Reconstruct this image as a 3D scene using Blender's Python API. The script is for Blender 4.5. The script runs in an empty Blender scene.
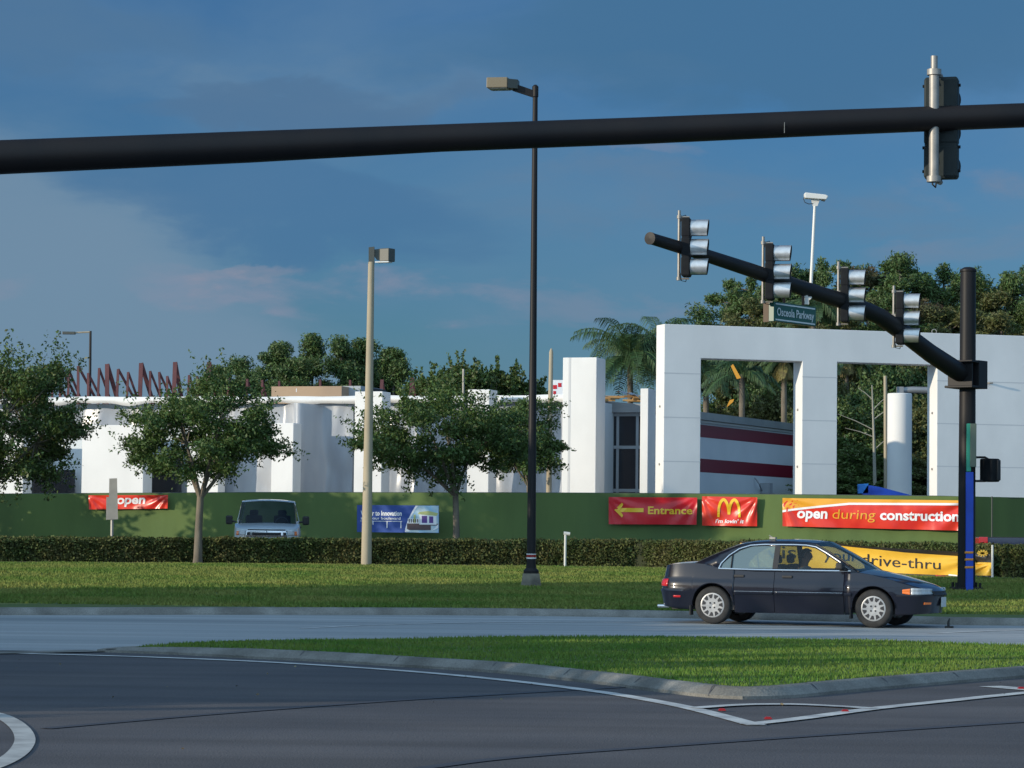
import bpy, bmesh, math, random
import numpy as np
from mathutils import Vector, Matrix, Euler, noise as mnoise

random.seed(7); rng = np.random.default_rng(7)
R = math.radians
scene = bpy.context.scene
C = scene.collection

# ---------------------------------------------------------------- camera
F = 2800.0; HZ = 525.0; CH = 1.6; ROLL = 0.011
pitch = math.atan((HZ - 384) / F)
cam_d = bpy.data.cameras.new('camera'); cam = bpy.data.objects.new('camera', cam_d); C.objects.link(cam)
cam_d.sensor_width = 36; cam_d.lens = F / 1024 * 36
cam_d.clip_start = 0.1; cam_d.clip_end = 6000
CR = Matrix.Rotation(math.pi / 2 + pitch, 4, 'X') @ Matrix.Rotation(ROLL, 4, 'Z')
cam.matrix_world = Matrix.Translation((0, 0, CH)) @ CR
scene.camera = cam
CR3 = CR.to_3x3()

def ray(px, py):
    return CR3 @ Vector(((px - 512) / F, (384 - py) / F, -1))
def P(px, py, Y):
    d = ray(px, py); return Vector((0, 0, CH)) + d * (Y / d.y)
def G(px, py, z=0.0):
    d = ray(px, py); return Vector((0, 0, CH)) + d * ((z - CH) / d.z)
def XZ(px, Y, z):
    """world point at depth Y and height z seen at column px"""
    py = 400
    for _ in range(4):
        p = P(px, py, Y); py -= (z - p.z) * F / Y
    return Vector((P(px, py, Y).x, Y, z))

# ---------------------------------------------------------------- light
SUN_B = 26.0; SUN_E = 12.0
to_sun = Vector((-math.cos(R(SUN_B)) * math.cos(R(SUN_E)), -math.sin(R(SUN_B)) * math.cos(R(SUN_E)), math.sin(R(SUN_E))))
sun_d = bpy.data.lights.new('sun', 'SUN'); sun = bpy.data.objects.new('sun', sun_d); C.objects.link(sun)
sun_d.energy = 4.0; sun_d.angle = R(0.5); sun_d.color = (1.0, 0.87, 0.68)
sun.rotation_euler = to_sun.to_track_quat('Z', 'Y').to_euler(); sun.location = (-30, -10, 40)

world = bpy.data.worlds.new('World'); scene.world = world; world.use_nodes = True
wn = world.node_tree.nodes; wl = world.node_tree.links
for n in list(wn): wn.remove(n)
def N(t, **k):
    n = wn.new(t)
    for a, b in k.items(): setattr(n, a, b)
    return n
out = N('ShaderNodeOutputWorld'); bg = N('ShaderNodeBackground'); bg.inputs['Strength'].default_value = 0.1
sky = N('ShaderNodeTexSky', sky_type='NISHITA'); sky.sun_disc = False
sky.sun_elevation = R(SUN_E); sky.sun_rotation = math.atan2(to_sun.x, to_sun.y)
sky.air_density = 1.0; sky.dust_density = 0.6; sky.ozone_density = 3.0
tint = N('ShaderNodeMix', data_type='RGBA', blend_type='MULTIPLY'); tint.inputs[0].default_value = 1
tint.inputs[7].default_value = (0.34, 0.61, 0.92, 1)
wl.new(sky.outputs[0], tint.inputs[6])
tc = N('ShaderNodeTexCoord')
sep = N('ShaderNodeSeparateXYZ'); wl.new(tc.outputs['Generated'], sep.inputs[0])
def mth(op, a, b=None, c=None, clamp=False):
    n = N('ShaderNodeMath', operation=op); n.use_clamp = clamp
    for i, x in enumerate((a, b, c)):
        if x is None: continue
        if isinstance(x, (int, float)): n.inputs[i].default_value = x
        else: wl.new(x, n.inputs[i])
    return n.outputs[0]
def wnoise(scale, detail, rough, loc, sc=(1, 1, 2.6), dist=0.3):
    m = N('ShaderNodeMapping'); m.inputs['Scale'].default_value = sc; m.inputs['Location'].default_value = loc; wl.new(tc.outputs['Generated'], m.inputs[0])
    n = N('ShaderNodeTexNoise'); n.inputs['Scale'].default_value = scale; n.inputs['Detail'].default_value = detail; n.inputs['Roughness'].default_value = rough; n.inputs['Distortion'].default_value = dist
    wl.new(m.outputs[0], n.inputs[0]); return n.outputs[0]
# azimuth and elevation slopes of the sky direction, in thousandths, northern half only
yy = mth('MAXIMUM', sep.outputs[1], 0.05)
azi = mth('MULTIPLY', mth('DIVIDE', sep.outputs[0], yy), 1000.0); ele = mth('MULTIPLY', mth('DIVIDE', sep.outputs[2], yy), 1000.0)
north = mth('GREATER_THAN', sep.outputs[1], 0.3)
wa = mth('MULTIPLY', mth('SUBTRACT', wnoise(9, 5, .55, (1.3, .2, .5)), .5), 90.0); wb = mth('MULTIPLY', mth('SUBTRACT', wnoise(14, 6, .55, (4.3, 2.2, 1.5)), .5), 60.0)
AZ = mth('ADD', azi, wa); EL = mth('ADD', ele, wb)
def bank(cx, cy, rx, ry, slope=0.0):
    """soft edged cloud bank centred at azimuth cx, elevation cy (thousandths)"""
    dx = mth('SUBTRACT', AZ, cx); dy = mth('SUBTRACT', mth('SUBTRACT', EL, cy), mth('MULTIPLY', dx, slope))
    q = mth('ADD', mth('POWER', mth('ABSOLUTE', mth('DIVIDE', dx, rx)), 2.0), mth('POWER', mth('ABSOLUTE', mth('DIVIDE', dy, ry)), 2.0))
    m = N('ShaderNodeMapRange', interpolation_type='SMOOTHSTEP'); m.inputs[1].default_value = 1.5; m.inputs[2].default_value = 0.35; wl.new(q, m.inputs[0])
    return mth('MULTIPLY', m.outputs[0], north)
cur = tint.outputs[2]
def layer(mask, col, k, tex=None):
    global cur
    f = mth('MULTIPLY', mask, k)
    if tex is not None: f = mth('MULTIPLY', f, tex)
    m = N('ShaderNodeMix', data_type='RGBA'); m.inputs[7].default_value = (*col, 1); wl.new(f, m.inputs[0]); wl.new(cur, m.inputs[6]); cur = m.outputs[2]
def ramp(sock, lo, hi):
    m = N('ShaderNodeMapRange', interpolation_type='SMOOTHSTEP'); m.inputs[1].default_value = lo; m.inputs[2].default_value = hi; wl.new(sock, m.inputs[0]); return m.outputs[0]
big = ramp(wnoise(6, 7, .5, (.35, .2, .62)), .38, .66); fine = ramp(wnoise(16, 8, .58, (5.1, .7, 1.9)), .36, .66)
layer(big, (1.35, 2.45, 3.75), .45)                                  # general thin veil
layer(bank(-170, 72, 135, 62, -.42), (1.75, 2.75, 3.85), .80)        # pale bank low on the left
layer(bank(40, 22, 190, 22), (1.55, 2.65, 3.90), .60)                # pale haze above the roofs
layer(bank(-40, 160, 110, 13), (1.35, 2.35, 3.55), .55, fine)        # lighter ledge
layer(bank(-75, 148, 60, 10, .05), (0.85, 1.75, 3.05), .75)          # darker bank above the mast arm, left
layer(bank(95, 178, 130, 24, .04), (0.60, 1.65, 3.05), .85)          # broad dark bank at the top
layer(bank(-175, 175, 60, 11), (0.80, 1.75, 3.05), .6, big)
layer(bank(-80, 112, 70, 16, -.10), (0.68, 1.75, 3.3), .7)           # dark bank under the arm
layer(bank(100, 118, 120, 12, .03), (1.25, 2.15, 3.35), .55, fine)   # paler ledge at the right
layer(bank(-58, 83, 66, 7, -.05), (2.5, 2.75, 3.75), .85, fine)   # sun-touched pinkish cloud
layer(bank(-92, 90, 20, 3.5, .30), (2.7, 2.8, 3.6), .7, fine)
layer(bank(10, 80, 60, 8), (1.9, 2.5, 3.55), .55, fine)
layer(bank(-190, 76, 18, 6, .2), (2.2, 2.7, 3.7), .5, fine)
layer(bank(45, 133, 16, 5), (2.1, 2.5, 3.5), .55, fine)
layer(bank(160, 128, 22, 8, -.2), (2.1, 2.5, 3.5), .60, fine)
layer(bank(165, 100, 40, 9, .1), (1.7, 2.35, 3.4), .55, fine)
# the bright, thinly clouded western half of the sky (behind the camera and towards the sun)
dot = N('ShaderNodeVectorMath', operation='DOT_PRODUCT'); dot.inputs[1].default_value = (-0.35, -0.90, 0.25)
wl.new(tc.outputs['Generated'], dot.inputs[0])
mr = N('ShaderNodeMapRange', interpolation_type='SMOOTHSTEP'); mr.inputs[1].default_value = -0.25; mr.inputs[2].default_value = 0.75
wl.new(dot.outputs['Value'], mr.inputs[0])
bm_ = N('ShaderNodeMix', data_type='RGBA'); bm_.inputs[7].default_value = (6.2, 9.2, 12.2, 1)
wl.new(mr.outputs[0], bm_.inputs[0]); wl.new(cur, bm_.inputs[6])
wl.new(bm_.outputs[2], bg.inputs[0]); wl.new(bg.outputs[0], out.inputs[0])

scene.view_settings.view_transform = 'Standard'; scene.view_settings.look = 'None'
scene.view_settings.exposure = 0.0; scene.view_settings.gamma = 1; scene.view_settings.use_curve_mapping = False

# ---------------------------------------------------------------- materials
def pbr(name, c1, c2=None, scale=4.0, rough=0.6, bump=0.0, metal=0.0, spec=0.5, coat=0.0, detail=5, bscale=None, r2=None,
        stretch=(1, 1, 1), coords='Object', lo=0.35, hi=0.65, island=0.0, trans=0.0):
    m = bpy.data.materials.new(name); m.use_nodes = True
    nt = m.node_tree; b = nt.nodes['Principled BSDF']
    b.inputs['Base Color'].default_value = (*c1, 1); b.inputs['Roughness'].default_value = rough
    b.inputs['Metallic'].default_value = metal; b.inputs['Specular IOR Level'].default_value = spec
    b.inputs['Coat Weight'].default_value = coat; b.inputs['Coat Roughness'].default_value = 0.04
    t = nt.nodes.new('ShaderNodeTexCoord'); mpn = nt.nodes.new('ShaderNodeMapping'); mpn.inputs['Scale'].default_value = stretch
    nt.links.new(t.outputs[coords], mpn.inputs[0])
    last = None
    if c2 is not None:
        nn = nt.nodes.new('ShaderNodeTexNoise'); nn.inputs['Scale'].default_value = scale; nn.inputs['Detail'].default_value = detail
        nt.links.new(mpn.outputs[0], nn.inputs[0])
        r = nt.nodes.new('ShaderNodeMapRange'); r.inputs[1].default_value = lo; r.inputs[2].default_value = hi
        nt.links.new(nn.outputs[0], r.inputs[0])
        mx = nt.nodes.new('ShaderNodeMix'); mx.data_type = 'RGBA'
        mx.inputs[6].default_value = (*c1, 1); mx.inputs[7].default_value = (*c2, 1)
        nt.links.new(r.outputs[0], mx.inputs[0]); last = mx.outputs[2]
        if r2 is not None:
            rr = nt.nodes.new('ShaderNodeMapRange'); rr.inputs[3].default_value = rough; rr.inputs[4].default_value = r2
            nt.links.new(nn.outputs[0], rr.inputs[0]); nt.links.new(rr.outputs[0], b.inputs['Roughness'])
    if island > 0:
        ge = nt.nodes.new('ShaderNodeNewGeometry'); hs = nt.nodes.new('ShaderNodeHueSaturation')
        v = nt.nodes.new('ShaderNodeMapRange'); v.inputs[3].default_value = 1 - island; v.inputs[4].default_value = 1 + island
        h = nt.nodes.new('ShaderNodeMapRange'); h.inputs[3].default_value = 0.5 - island * 0.06; h.inputs[4].default_value = 0.5 + island * 0.05
        nt.links.new(ge.outputs['Random Per Island'], v.inputs[0]); nt.links.new(ge.outputs['Random Per Island'], h.inputs[0])
        nt.links.new(v.outputs[0], hs.inputs['Value']); nt.links.new(h.outputs[0], hs.inputs['Hue'])
        if last is not None: nt.links.new(last, hs.inputs['Color'])
        else: hs.inputs['Color'].default_value = (*c1, 1)
        last = hs.outputs[0]
    if last is not None: nt.links.new(last, b.inputs['Base Color'])
    if bump > 0:
        n2 = nt.nodes.new('ShaderNodeTexNoise'); n2.inputs['Scale'].default_value = bscale or scale * 4; n2.inputs['Detail'].default_value = 6
        nt.links.new(mpn.outputs[0], n2.inputs[0])
        bp = nt.nodes.new('ShaderNodeBump'); bp.inputs['Strength'].default_value = bump; bp.inputs['Distance'].default_value = 0.03
        nt.links.new(n2.outputs[0], bp.inputs['Height']); nt.links.new(bp.outputs[0], b.inputs['Normal'])
    if trans > 0:
        tr = nt.nodes.new('ShaderNodeBsdfTranslucent'); ms = nt.nodes.new('ShaderNodeMixShader'); ms.inputs[0].default_value = trans
        if last is not None: nt.links.new(last, tr.inputs[0])
        else: tr.inputs[0].default_value = (*c1, 1)
        nt.links.new(b.outputs[0], ms.inputs[1]); nt.links.new(tr.outputs[0], ms.inputs[2])
        nt.links.new(ms.outputs[0], nt.nodes['Material Output'].inputs[0])
    return m

def glass(name, tint=(0.5, 0.6, 0.6), milk=0.0, milkc=(0.3, 0.4, 0.42), rough=0.03):
    m = bpy.data.materials.new(name); m.use_nodes = True; nt = m.node_tree
    b = nt.nodes['Principled BSDF']; nt.nodes.remove(b)
    tr = nt.nodes.new('ShaderNodeBsdfTransparent'); tr.inputs[0].default_value = (*tint, 1)
    gl = nt.nodes.new('ShaderNodeBsdfGlossy'); gl.inputs['Roughness'].default_value = rough
    fr = nt.nodes.new('ShaderNodeFresnel'); fr.inputs[0].default_value = 1.5
    ms = nt.nodes.new('ShaderNodeMixShader'); nt.links.new(fr.outputs[0], ms.inputs[0])
    nt.links.new(tr.outputs[0], ms.inputs[1]); nt.links.new(gl.outputs[0], ms.inputs[2])
    o = ms.outputs[0]
    if milk > 0:
        df = nt.nodes.new('ShaderNodeBsdfDiffuse'); df.inputs[0].default_value = (*milkc, 1)
        m2 = nt.nodes.new('ShaderNodeMixShader'); m2.inputs[0].default_value = milk
        nt.links.new(o, m2.inputs[1]); nt.links.new(df.outputs[0], m2.inputs[2]); o = m2.outputs[0]
    nt.links.new(o, nt.nodes['Material Output'].inputs[0])
    return m

M = {}
M['asphalt'] = pbr('asphalt', (0.068, 0.068, 0.076), (0.096, 0.090, 0.093), 0.35, 0.85, 0.35, bscale=60, coords='Object')
M['stain'] = None
M['road'] = pbr('road_concrete', (0.28, 0.30, 0.305), (0.39, 0.40, 0.40), 0.5, 0.62, 0.15, bscale=40, stretch=(0.12, 1.6, 1))
M['kerb'] = pbr('kerb_concrete', (0.24, 0.235, 0.215), (0.15, 0.145, 0.13), 1.2, 0.85, 0.3, bscale=25)
M['paint'] = pbr('road_paint', (0.62, 0.62, 0.60), (0.36, 0.36, 0.36), 3.0, 0.7, 0.2, lo=0.4, hi=0.72)
M['line_dark'] = pbr('line_dark_grey', (0.060, 0.060, 0.068), None, rough=0.6)
M['reflector'] = pbr('red_reflector', (0.30, 0.015, 0.015), None, rough=0.25)
M['soil'] = pbr('turf_soil', (0.06, 0.11, 0.02), (0.11, 0.14, 0.035), 1.6, 0.95, 0.5, bscale=18)
M['mulch'] = pbr('mulch', (0.17, 0.13, 0.08), (0.10, 0.075, 0.045), 3, 0.95, 0.5)
M['lot'] = pbr('lot_paving', (0.09, 0.09, 0.09), (0.12, 0.115, 0.11), 0.3, 0.9)
M['ground'] = pbr('field', (0.06, 0.08, 0.03), (0.10, 0.11, 0.05), 0.05, 0.95)
M['grass'] = pbr('grass_blades', (0.090, 0.195, 0.022), (0.16, 0.235, 0.036), 0.9, 0.8, island=0.2, trans=0.25)
M['vgrass'] = pbr('verge_blades', (0.11, 0.19, 0.026), (0.23, 0.25, 0.055), 0.35, 0.8, island=0.2, trans=0.25)
M['hedge_core'] = pbr('hedge_core', (0.03, 0.036, 0.014), None, rough=0.95)
M['hedge'] = pbr('hedge_leaves', (0.055, 0.085, 0.018), (0.115, 0.115, 0.032), 0.9, 0.75, island=0.45, trans=0.15)
M['oak'] = pbr('oak_leaves', (0.055, 0.105, 0.024), (0.085, 0.14, 0.032), 0.8, 0.6, island=0.3, trans=0.22)
M['oak2'] = pbr('hazel_leaves', (0.06, 0.105, 0.024), (0.10, 0.14, 0.035), 0.8, 0.5, island=0.45, trans=0.25)
M['pine'] = pbr('pine_needles', (0.045, 0.095, 0.028), (0.085, 0.135, 0.035), 0.25, 0.6, island=0.4, trans=0.15)
M['pine2'] = pbr('olive_needles', (0.065, 0.085, 0.025), (0.12, 0.125, 0.035), 0.25, 0.6, island=0.4, trans=0.15)
M['pine3'] = pbr('brown_needles', (0.10, 0.065, 0.035), (0.07, 0.08, 0.03), 0.3, 0.7, island=0.4, trans=0.1)
M['palm'] = pbr('palm_fronds', (0.045, 0.095, 0.035), (0.07, 0.12, 0.04), 0.5, 0.45, island=0.35, trans=0.15)
M['palm_dry'] = pbr('dry_fronds', (0.24, 0.19, 0.05), (0.16, 0.14, 0.05), 0.5, 0.6, island=0.35)
M['bark'] = pbr('bark', (0.20, 0.17, 0.13), (0.10, 0.085, 0.065), 3, 0.95, 0.6, stretch=(1, 1, 0.3))
M['bark_d'] = pbr('pine_bark', (0.12, 0.10, 0.085), (0.06, 0.05, 0.04), 3, 0.95, 0.6, stretch=(1, 1, 0.3))
M['white'] = pbr('white_stucco', (0.77, 0.765, 0.75), (0.70, 0.70, 0.69), 0.35, 0.8, 0.08, bscale=6)
M['white_joint'] = pbr('joint', (0.58, 0.59, 0.60), None, rough=0.9)
M['plastic'] = pbr('wrap_film', (0.42, 0.44, 0.47), (0.30, 0.33, 0.38), 0.5, 0.26, 0.9, bscale=1.6, spec=0.8, stretch=(1, 1, 0.35))
M['dark'] = pbr('dark_void', (0.02, 0.022, 0.028), None, rough=0.7)
M['grey'] = pbr('grey_trim', (0.30, 0.33, 0.36), None, rough=0.5)
M['eave'] = pbr('metal_eave', (0.22, 0.235, 0.25), (0.30, 0.31, 0.32), 0.6, 0.4, metal=0.3)
M['steel_red'] = pbr('primed_steel', (0.135, 0.045, 0.045), (0.09, 0.03, 0.033), 1, 0.7)
M['tan'] = pbr('tan_panel', (0.36, 0.25, 0.16), (0.30, 0.21, 0.14), 0.5, 0.8)
M['wood'] = pbr('plywood', (0.45, 0.28, 0.11), (0.33, 0.19, 0.08), 2, 0.8)
M['stripe'] = pbr('maroon_paint', (0.17, 0.008, 0.025), None, rough=0.5)
M['siding'] = pbr('grey_siding', (0.60, 0.66, 0.70), (0.54, 0.60, 0.64), 0.4, 0.6)
M['fence'] = pbr('green_mesh_fabric', (0.095, 0.145, 0.036), (0.075, 0.122, 0.036), 0.22, 0.85, 0.5, bscale=0.8, stretch=(1, 1, 0.4))
M['bronze'] = pbr('bronze_pole_paint', (0.013, 0.013, 0.015), (0.020, 0.017, 0.017), 1.2, 0.5, spec=0.22, stretch=(1, 1, 0.2))
M['galv'] = pbr('galvanised', (0.36, 0.34, 0.31), (0.26, 0.25, 0.23), 6, 0.5, metal=0.4)
M['alu'] = pbr('aluminium', (0.74, 0.73, 0.72), (0.6, 0.6, 0.6), 8, 0.42, metal=0.85)
M['black'] = pbr('black_housing', (0.010, 0.011, 0.014), (0.016, 0.018, 0.02), 5, 0.7, spec=0.15)
M['houseback'] = pbr('dark_green_housing', (0.018, 0.026, 0.028), (0.026, 0.034, 0.034), 5, 0.6, spec=0.2)
M['conc'] = pbr('concrete_pole', (0.42, 0.36, 0.26), (0.34, 0.29, 0.21), 2, 0.85, 0.2, stretch=(1, 1, 0.3))
M['lampgrey'] = pbr('lamp_grey', (0.075, 0.08, 0.07), None, rough=0.5)
M['lamptan'] = pbr('lamp_tan', (0.19, 0.155, 0.10), None, rough=0.5)
M['signgreen'] = pbr('sign_green', (0.006, 0.075, 0.055), None, rough=0.35)
M['signwhite'] = pbr('sign_white', (0.62, 0.66, 0.68), None, rough=0.4)
M['camwhite'] = pbr('camera_housing', (0.70, 0.69, 0.65), None, rough=0.4)
M['blue'] = pbr('blue_paint', (0.01, 0.07, 0.55), (0.008, 0.055, 0.42), 2, 0.45)
M['blue_lift'] = pbr('lift_blue', (0.01, 0.10, 0.36), (0.008, 0.06, 0.25), 1.5, 0.5)
M['green_p'] = pbr('green_plastic', (0.03, 0.30, 0.20), None, rough=0.4)
M['olive_p'] = pbr('olive_box', (0.10, 0.13, 0.10), None, rough=0.4)
M['orange'] = pbr('orange_band', (0.75, 0.28, 0.03), None, rough=0.5)
M['ban_red'] = pbr('red_vinyl', (0.62, 0.018, 0.028), (0.52, 0.012, 0.022), 1.2, 0.28, 0.25, bscale=2.2)
M['ban_red2'] = pbr('orange_red_vinyl', (0.72, 0.05, 0.022), (0.62, 0.03, 0.02), 1.2, 0.28, 0.25, bscale=2.2)
M['ban_yel'] = pbr('yellow_vinyl', (0.76, 0.47, 0.06), (0.66, 0.39, 0.045), 1.2, 0.32, 0.25, bscale=2.2)
M['ban_org'] = pbr('amber_vinyl', (0.78, 0.36, 0.03), None, rough=0.35)
M['ban_blue'] = pbr('blue_vinyl', (0.012, 0.055, 0.26), None, rough=0.35)
M['ban_sky'] = pbr('printed_sky', (0.28, 0.50, 0.68), (0.55, 0.65, 0.66), 2, 0.4)
M['ban_white'] = pbr('white_print', (0.82, 0.82, 0.82), None, rough=0.4)
M['ban_gold'] = pbr('gold_print', (0.82, 0.50, 0.03), None, rough=0.35)
M['ban_black'] = pbr('black_print', (0.02, 0.02, 0.022), None, rough=0.45)
M['ban_dark'] = pbr('brown_print', (0.10, 0.06, 0.06), None, rough=0.45)
M['ban_purple'] = pbr('purple_print', (0.11, 0.05, 0.24), None, rough=0.45)
M['sign_back'] = pbr('sign_back', (0.42, 0.41, 0.37), (0.34, 0.33, 0.30), 3, 0.5, metal=0.3)
M['pvc'] = pbr('pvc', (0.60, 0.60, 0.57), None, rough=0.5)
# cars
M['carblue'] = pbr('midnight_paint', (0.006, 0.007, 0.016), None, rough=0.3, spec=0.25, coat=0.85)
M['carblue2'] = pbr('navy_paint', (0.022, 0.028, 0.06), None, rough=0.33, spec=0.6, coat=1.0)
M['vanpaint'] = pbr('pale_blue_paint', (0.50, 0.57, 0.62), None, rough=0.35, metal=0.1, coat=0.9)
M['rubber'] = pbr('rubber', (0.018, 0.018, 0.019), (0.03, 0.03, 0.03), 10, 0.85)
M['chrome'] = pbr('chrome_trim', (0.75, 0.76, 0.78), None, rough=0.18, metal=0.95)
M['hub'] = pbr('wheel_cover', (0.40, 0.41, 0.42), (0.33, 0.34, 0.35), 12, 0.38, metal=0.45)
M['trimblk'] = pbr('black_trim', (0.02, 0.02, 0.022), None, rough=0.6)
M['seat'] = pbr('seat_cloth', (0.05, 0.05, 0.06), (0.035, 0.035, 0.04), 9, 0.9)
M['lensclear'] = pbr('clear_lens', (0.50, 0.55, 0.58), (0.35, 0.38, 0.40), 14, 0.12, spec=0.8, coat=1.0, stretch=(1, 1, 0.2))
M['lensamber'] = pbr('amber_lens', (0.90, 0.20, 0.02), None, rough=0.2, coat=1.0)
M['lensred'] = pbr('red_lens', (0.50, 0.012, 0.012), None, rough=0.2, coat=1.0)
M['signalglass'] = pbr('signal_lens', (0.05, 0.03, 0.025), None, rough=0.15, coat=1.0)
M['plate'] = pbr('plate', (0.55, 0.60, 0.62), None, rough=0.4)
M['glass'] = glass('car_glass', (0.76, 0.81, 0.79))
M['glass_t'] = glass('tinted_sky_sheen', (0.40, 0.52, 0.52), milk=0.42, milkc=(0.26, 0.38, 0.44))  # tint, plus a pale diffuse milk standing in for reflected sky
M['glass_w'] = glass('windscreen_glass', (0.40, 0.54, 0.56), milk=0.25, milkc=(.12,.2,.23))
M['glass_v'] = glass('van_glass', (0.25, 0.30, 0.33), milk=0.05, milkc=(0.1, 0.15, 0.2))
M['glass_b'] = pbr('dark_window', (0.012, 0.016, 0.024), None, rough=0.12, spec=0.6)
M['skin'] = pbr('skin', (0.66, 0.34, 0.25), (0.60, 0.29, 0.21), 9, 0.6)
M['hair'] = pbr('hair', (0.018, 0.013, 0.011), None, rough=0.7)
M['shirt'] = pbr('grey_shirt', (0.38, 0.40, 0.44), (0.30, 0.32, 0.36), 12, 0.9)

# ---------------------------------------------------------------- mesh helpers
FRAME = {}
class MB:
    """collects geometry, world coordinates unless the parent frame says otherwise"""
    def __init__(s): s.v = []; s.f = []; s.m = []
    def add(s, vs, fs, mi=0):
        o = len(s.v); s.v += [tuple(x) for x in vs]
        s.f += [tuple(i + o for i in f) for f in fs]; s.m += [mi] * len(fs); return s
    def box(s, c, d, rz=0, mi=0, mat=None):
        hx, hy, hz = d[0] / 2, d[1] / 2, d[2] / 2
        vs = [Vector((x, y, z)) for x in (-hx, hx) for y in (-hy, hy) for z in (-hz, hz)]
        q = mat if mat is not None else Matrix.Rotation(rz, 3, 'Z')
        vs = [q @ v + Vector(c) for v in vs]
        return s.add(vs, [(0, 1, 3, 2), (4, 6, 7, 5), (0, 4, 5, 1), (2, 3, 7, 6), (0, 2, 6, 4), (1, 5, 7, 3)], mi)
    def tube(s, pts, rad, n=10, cap=True, mi=0):
        pts = [Vector(p) for p in pts]
        if not hasattr(rad, '__len__'): rad = [rad] * len(pts)
        vs = []; prev = None
        for i, p in enumerate(pts):
            t = (pts[min(i + 1, len(pts) - 1)] - pts[max(i - 1, 0)])
            if t.length < 1e-9: t = Vector((0, 0, 1))
            t.normalize()
            if prev is None:
                a = Vector((0, 0, 1)) if abs(t.z) < 0.9 else Vector((1, 0, 0)); u = t.cross(a).normalized()
            else:
                u = (prev - t * prev.dot(t)).normalized()
            prev = u; w = t.cross(u)
            for k in range(n):
                a = 2 * math.pi * k / n
                vs.append(p + (u * math.cos(a) + w * math.sin(a)) * rad[i])
        fs = []
        for i in range(len(pts) - 1):
            for k in range(n):
                k2 = (k + 1) % n
                fs.append((i * n + k, i * n + k2, (i + 1) * n + k2, (i + 1) * n + k))
        if cap:
            fs.append(tuple(range(n))[::-1]); fs.append(tuple((len(pts) - 1) * n + k for k in range(n)))
        return s.add(vs, fs, mi)
    def lathe(s, prof, c, axis, n=32, mi=0):
        """prof: (r, h) along axis"""
        q = Vector(axis).to_track_quat('Z', 'Y').to_matrix(); c = Vector(c); vs = []; fs = []
        for r, h in prof:
            for k in range(n):
                a = 2 * math.pi * k / n; vs.append(q @ Vector((r * math.cos(a), r * math.sin(a), h)) + c)
        for i in range(len(prof) - 1):
            for k in range(n):
                k2 = (k + 1) % n; fs.append((i * n + k, i * n + k2, (i + 1) * n + k2, (i + 1) * n + k))
        return s.add(vs, fs, mi)
    def prism(s, poly, ext, mi=0):
        """poly: list of Vectors (planar), ext: extrusion vector"""
        n = len(poly); e = Vector(ext); vs = [Vector(p) for p in poly] + [Vector(p) + e for p in poly]
        fs = [tuple(range(n)), tuple(range(2 * n - 1, n - 1, -1))]
        fs += [(i, (i + 1) % n, n + (i + 1) % n, n + i) for i in range(n)]
        return s.add(vs, fs, mi)
    def grid(s, fn, nu, nv, mi=0):
        vs = [fn(i / nu, j / nv) for i in range(nu + 1) for j in range(nv + 1)]
        fs = [(i * (nv + 1) + j, (i + 1) * (nv + 1) + j, (i + 1) * (nv + 1) + j + 1, i * (nv + 1) + j + 1) for i in range(nu) for j in range(nv)]
        return s.add(vs, fs, mi)
    def build(s, name, mat, parent=None, smooth=False, local=False, bevel=0, angle=40, solid=0, fixn=True):
        me = bpy.data.meshes.new(name)
        fr = FRAME.get(parent.name, Matrix()) if parent else Matrix()
        inv = fr.inverted()
        vs = s.v if local else [inv @ Vector(v) for v in s.v]
        me.from_pydata(vs, [], s.f)
        mats = mat if isinstance(mat, (list, tuple)) else [mat]
        for m in mats: me.materials.append(M[m] if isinstance(m, str) else m)
        if len(mats) > 1: me.polygons.foreach_set('material_index', s.m)
        if fixn:
            b = bmesh.new(); b.from_mesh(me); bmesh.ops.recalc_face_normals(b, faces=b.faces); b.to_mesh(me); b.free()
        if smooth:
            me.shade_smooth()
            try: me.set_sharp_from_angle(angle=R(angle))
            except Exception: pass
        o = bpy.data.objects.new(name, me); C.objects.link(o)
        if parent: o.parent = parent; FRAME[o.name] = fr
        if solid:
            md = o.modifiers.new('s', 'SOLIDIFY'); md.thickness = solid; md.offset = 0
        if bevel:
            md = o.modifiers.new('b', 'BEVEL'); md.width = bevel; md.segments = 2; md.limit_method = 'ANGLE'
        return o

def tag(o, label, cat, group=None, kind=None):
    if label: o['label'] = label
    if cat: o['category'] = cat
    if group: o['group'] = group
    if kind: o['kind'] = kind
    return o
def thing(name, label, cat, loc=(0, 0, 0), rz=0, group=None):
    o = bpy.data.objects.new(name, None); C.objects.link(o); o.empty_display_size = 0.2
    o.location = loc; o.rotation_euler = (0, 0, rz)
    FRAME[o.name] = Matrix.Translation(loc) @ Matrix.Rotation(rz, 4, 'Z')
    return tag(o, label, cat, group)
def dup(root, loc, rz, label, scale=1.0, group=None, swap=None):
    r = root.copy(); C.objects.link(r); r.location = loc; r.rotation_euler = (0, 0, rz); r.scale = (scale,) * 3 if not hasattr(scale, '__len__') else scale
    r['label'] = label
    if group: r['group'] = group
    def cp(src, dst):
        for ch in list(src.children):
            c = ch.copy(); C.objects.link(c); c.parent = dst
            if swap:
                c.data = c.data.copy()
                for i, m in enumerate(c.data.materials):
                    if m and m.name in swap: c.data.materials[i] = swap[m.name]
            cp(ch, c)
    cp(root, r); return r
def struct(o): o['kind'] = 'structure'; return o

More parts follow.
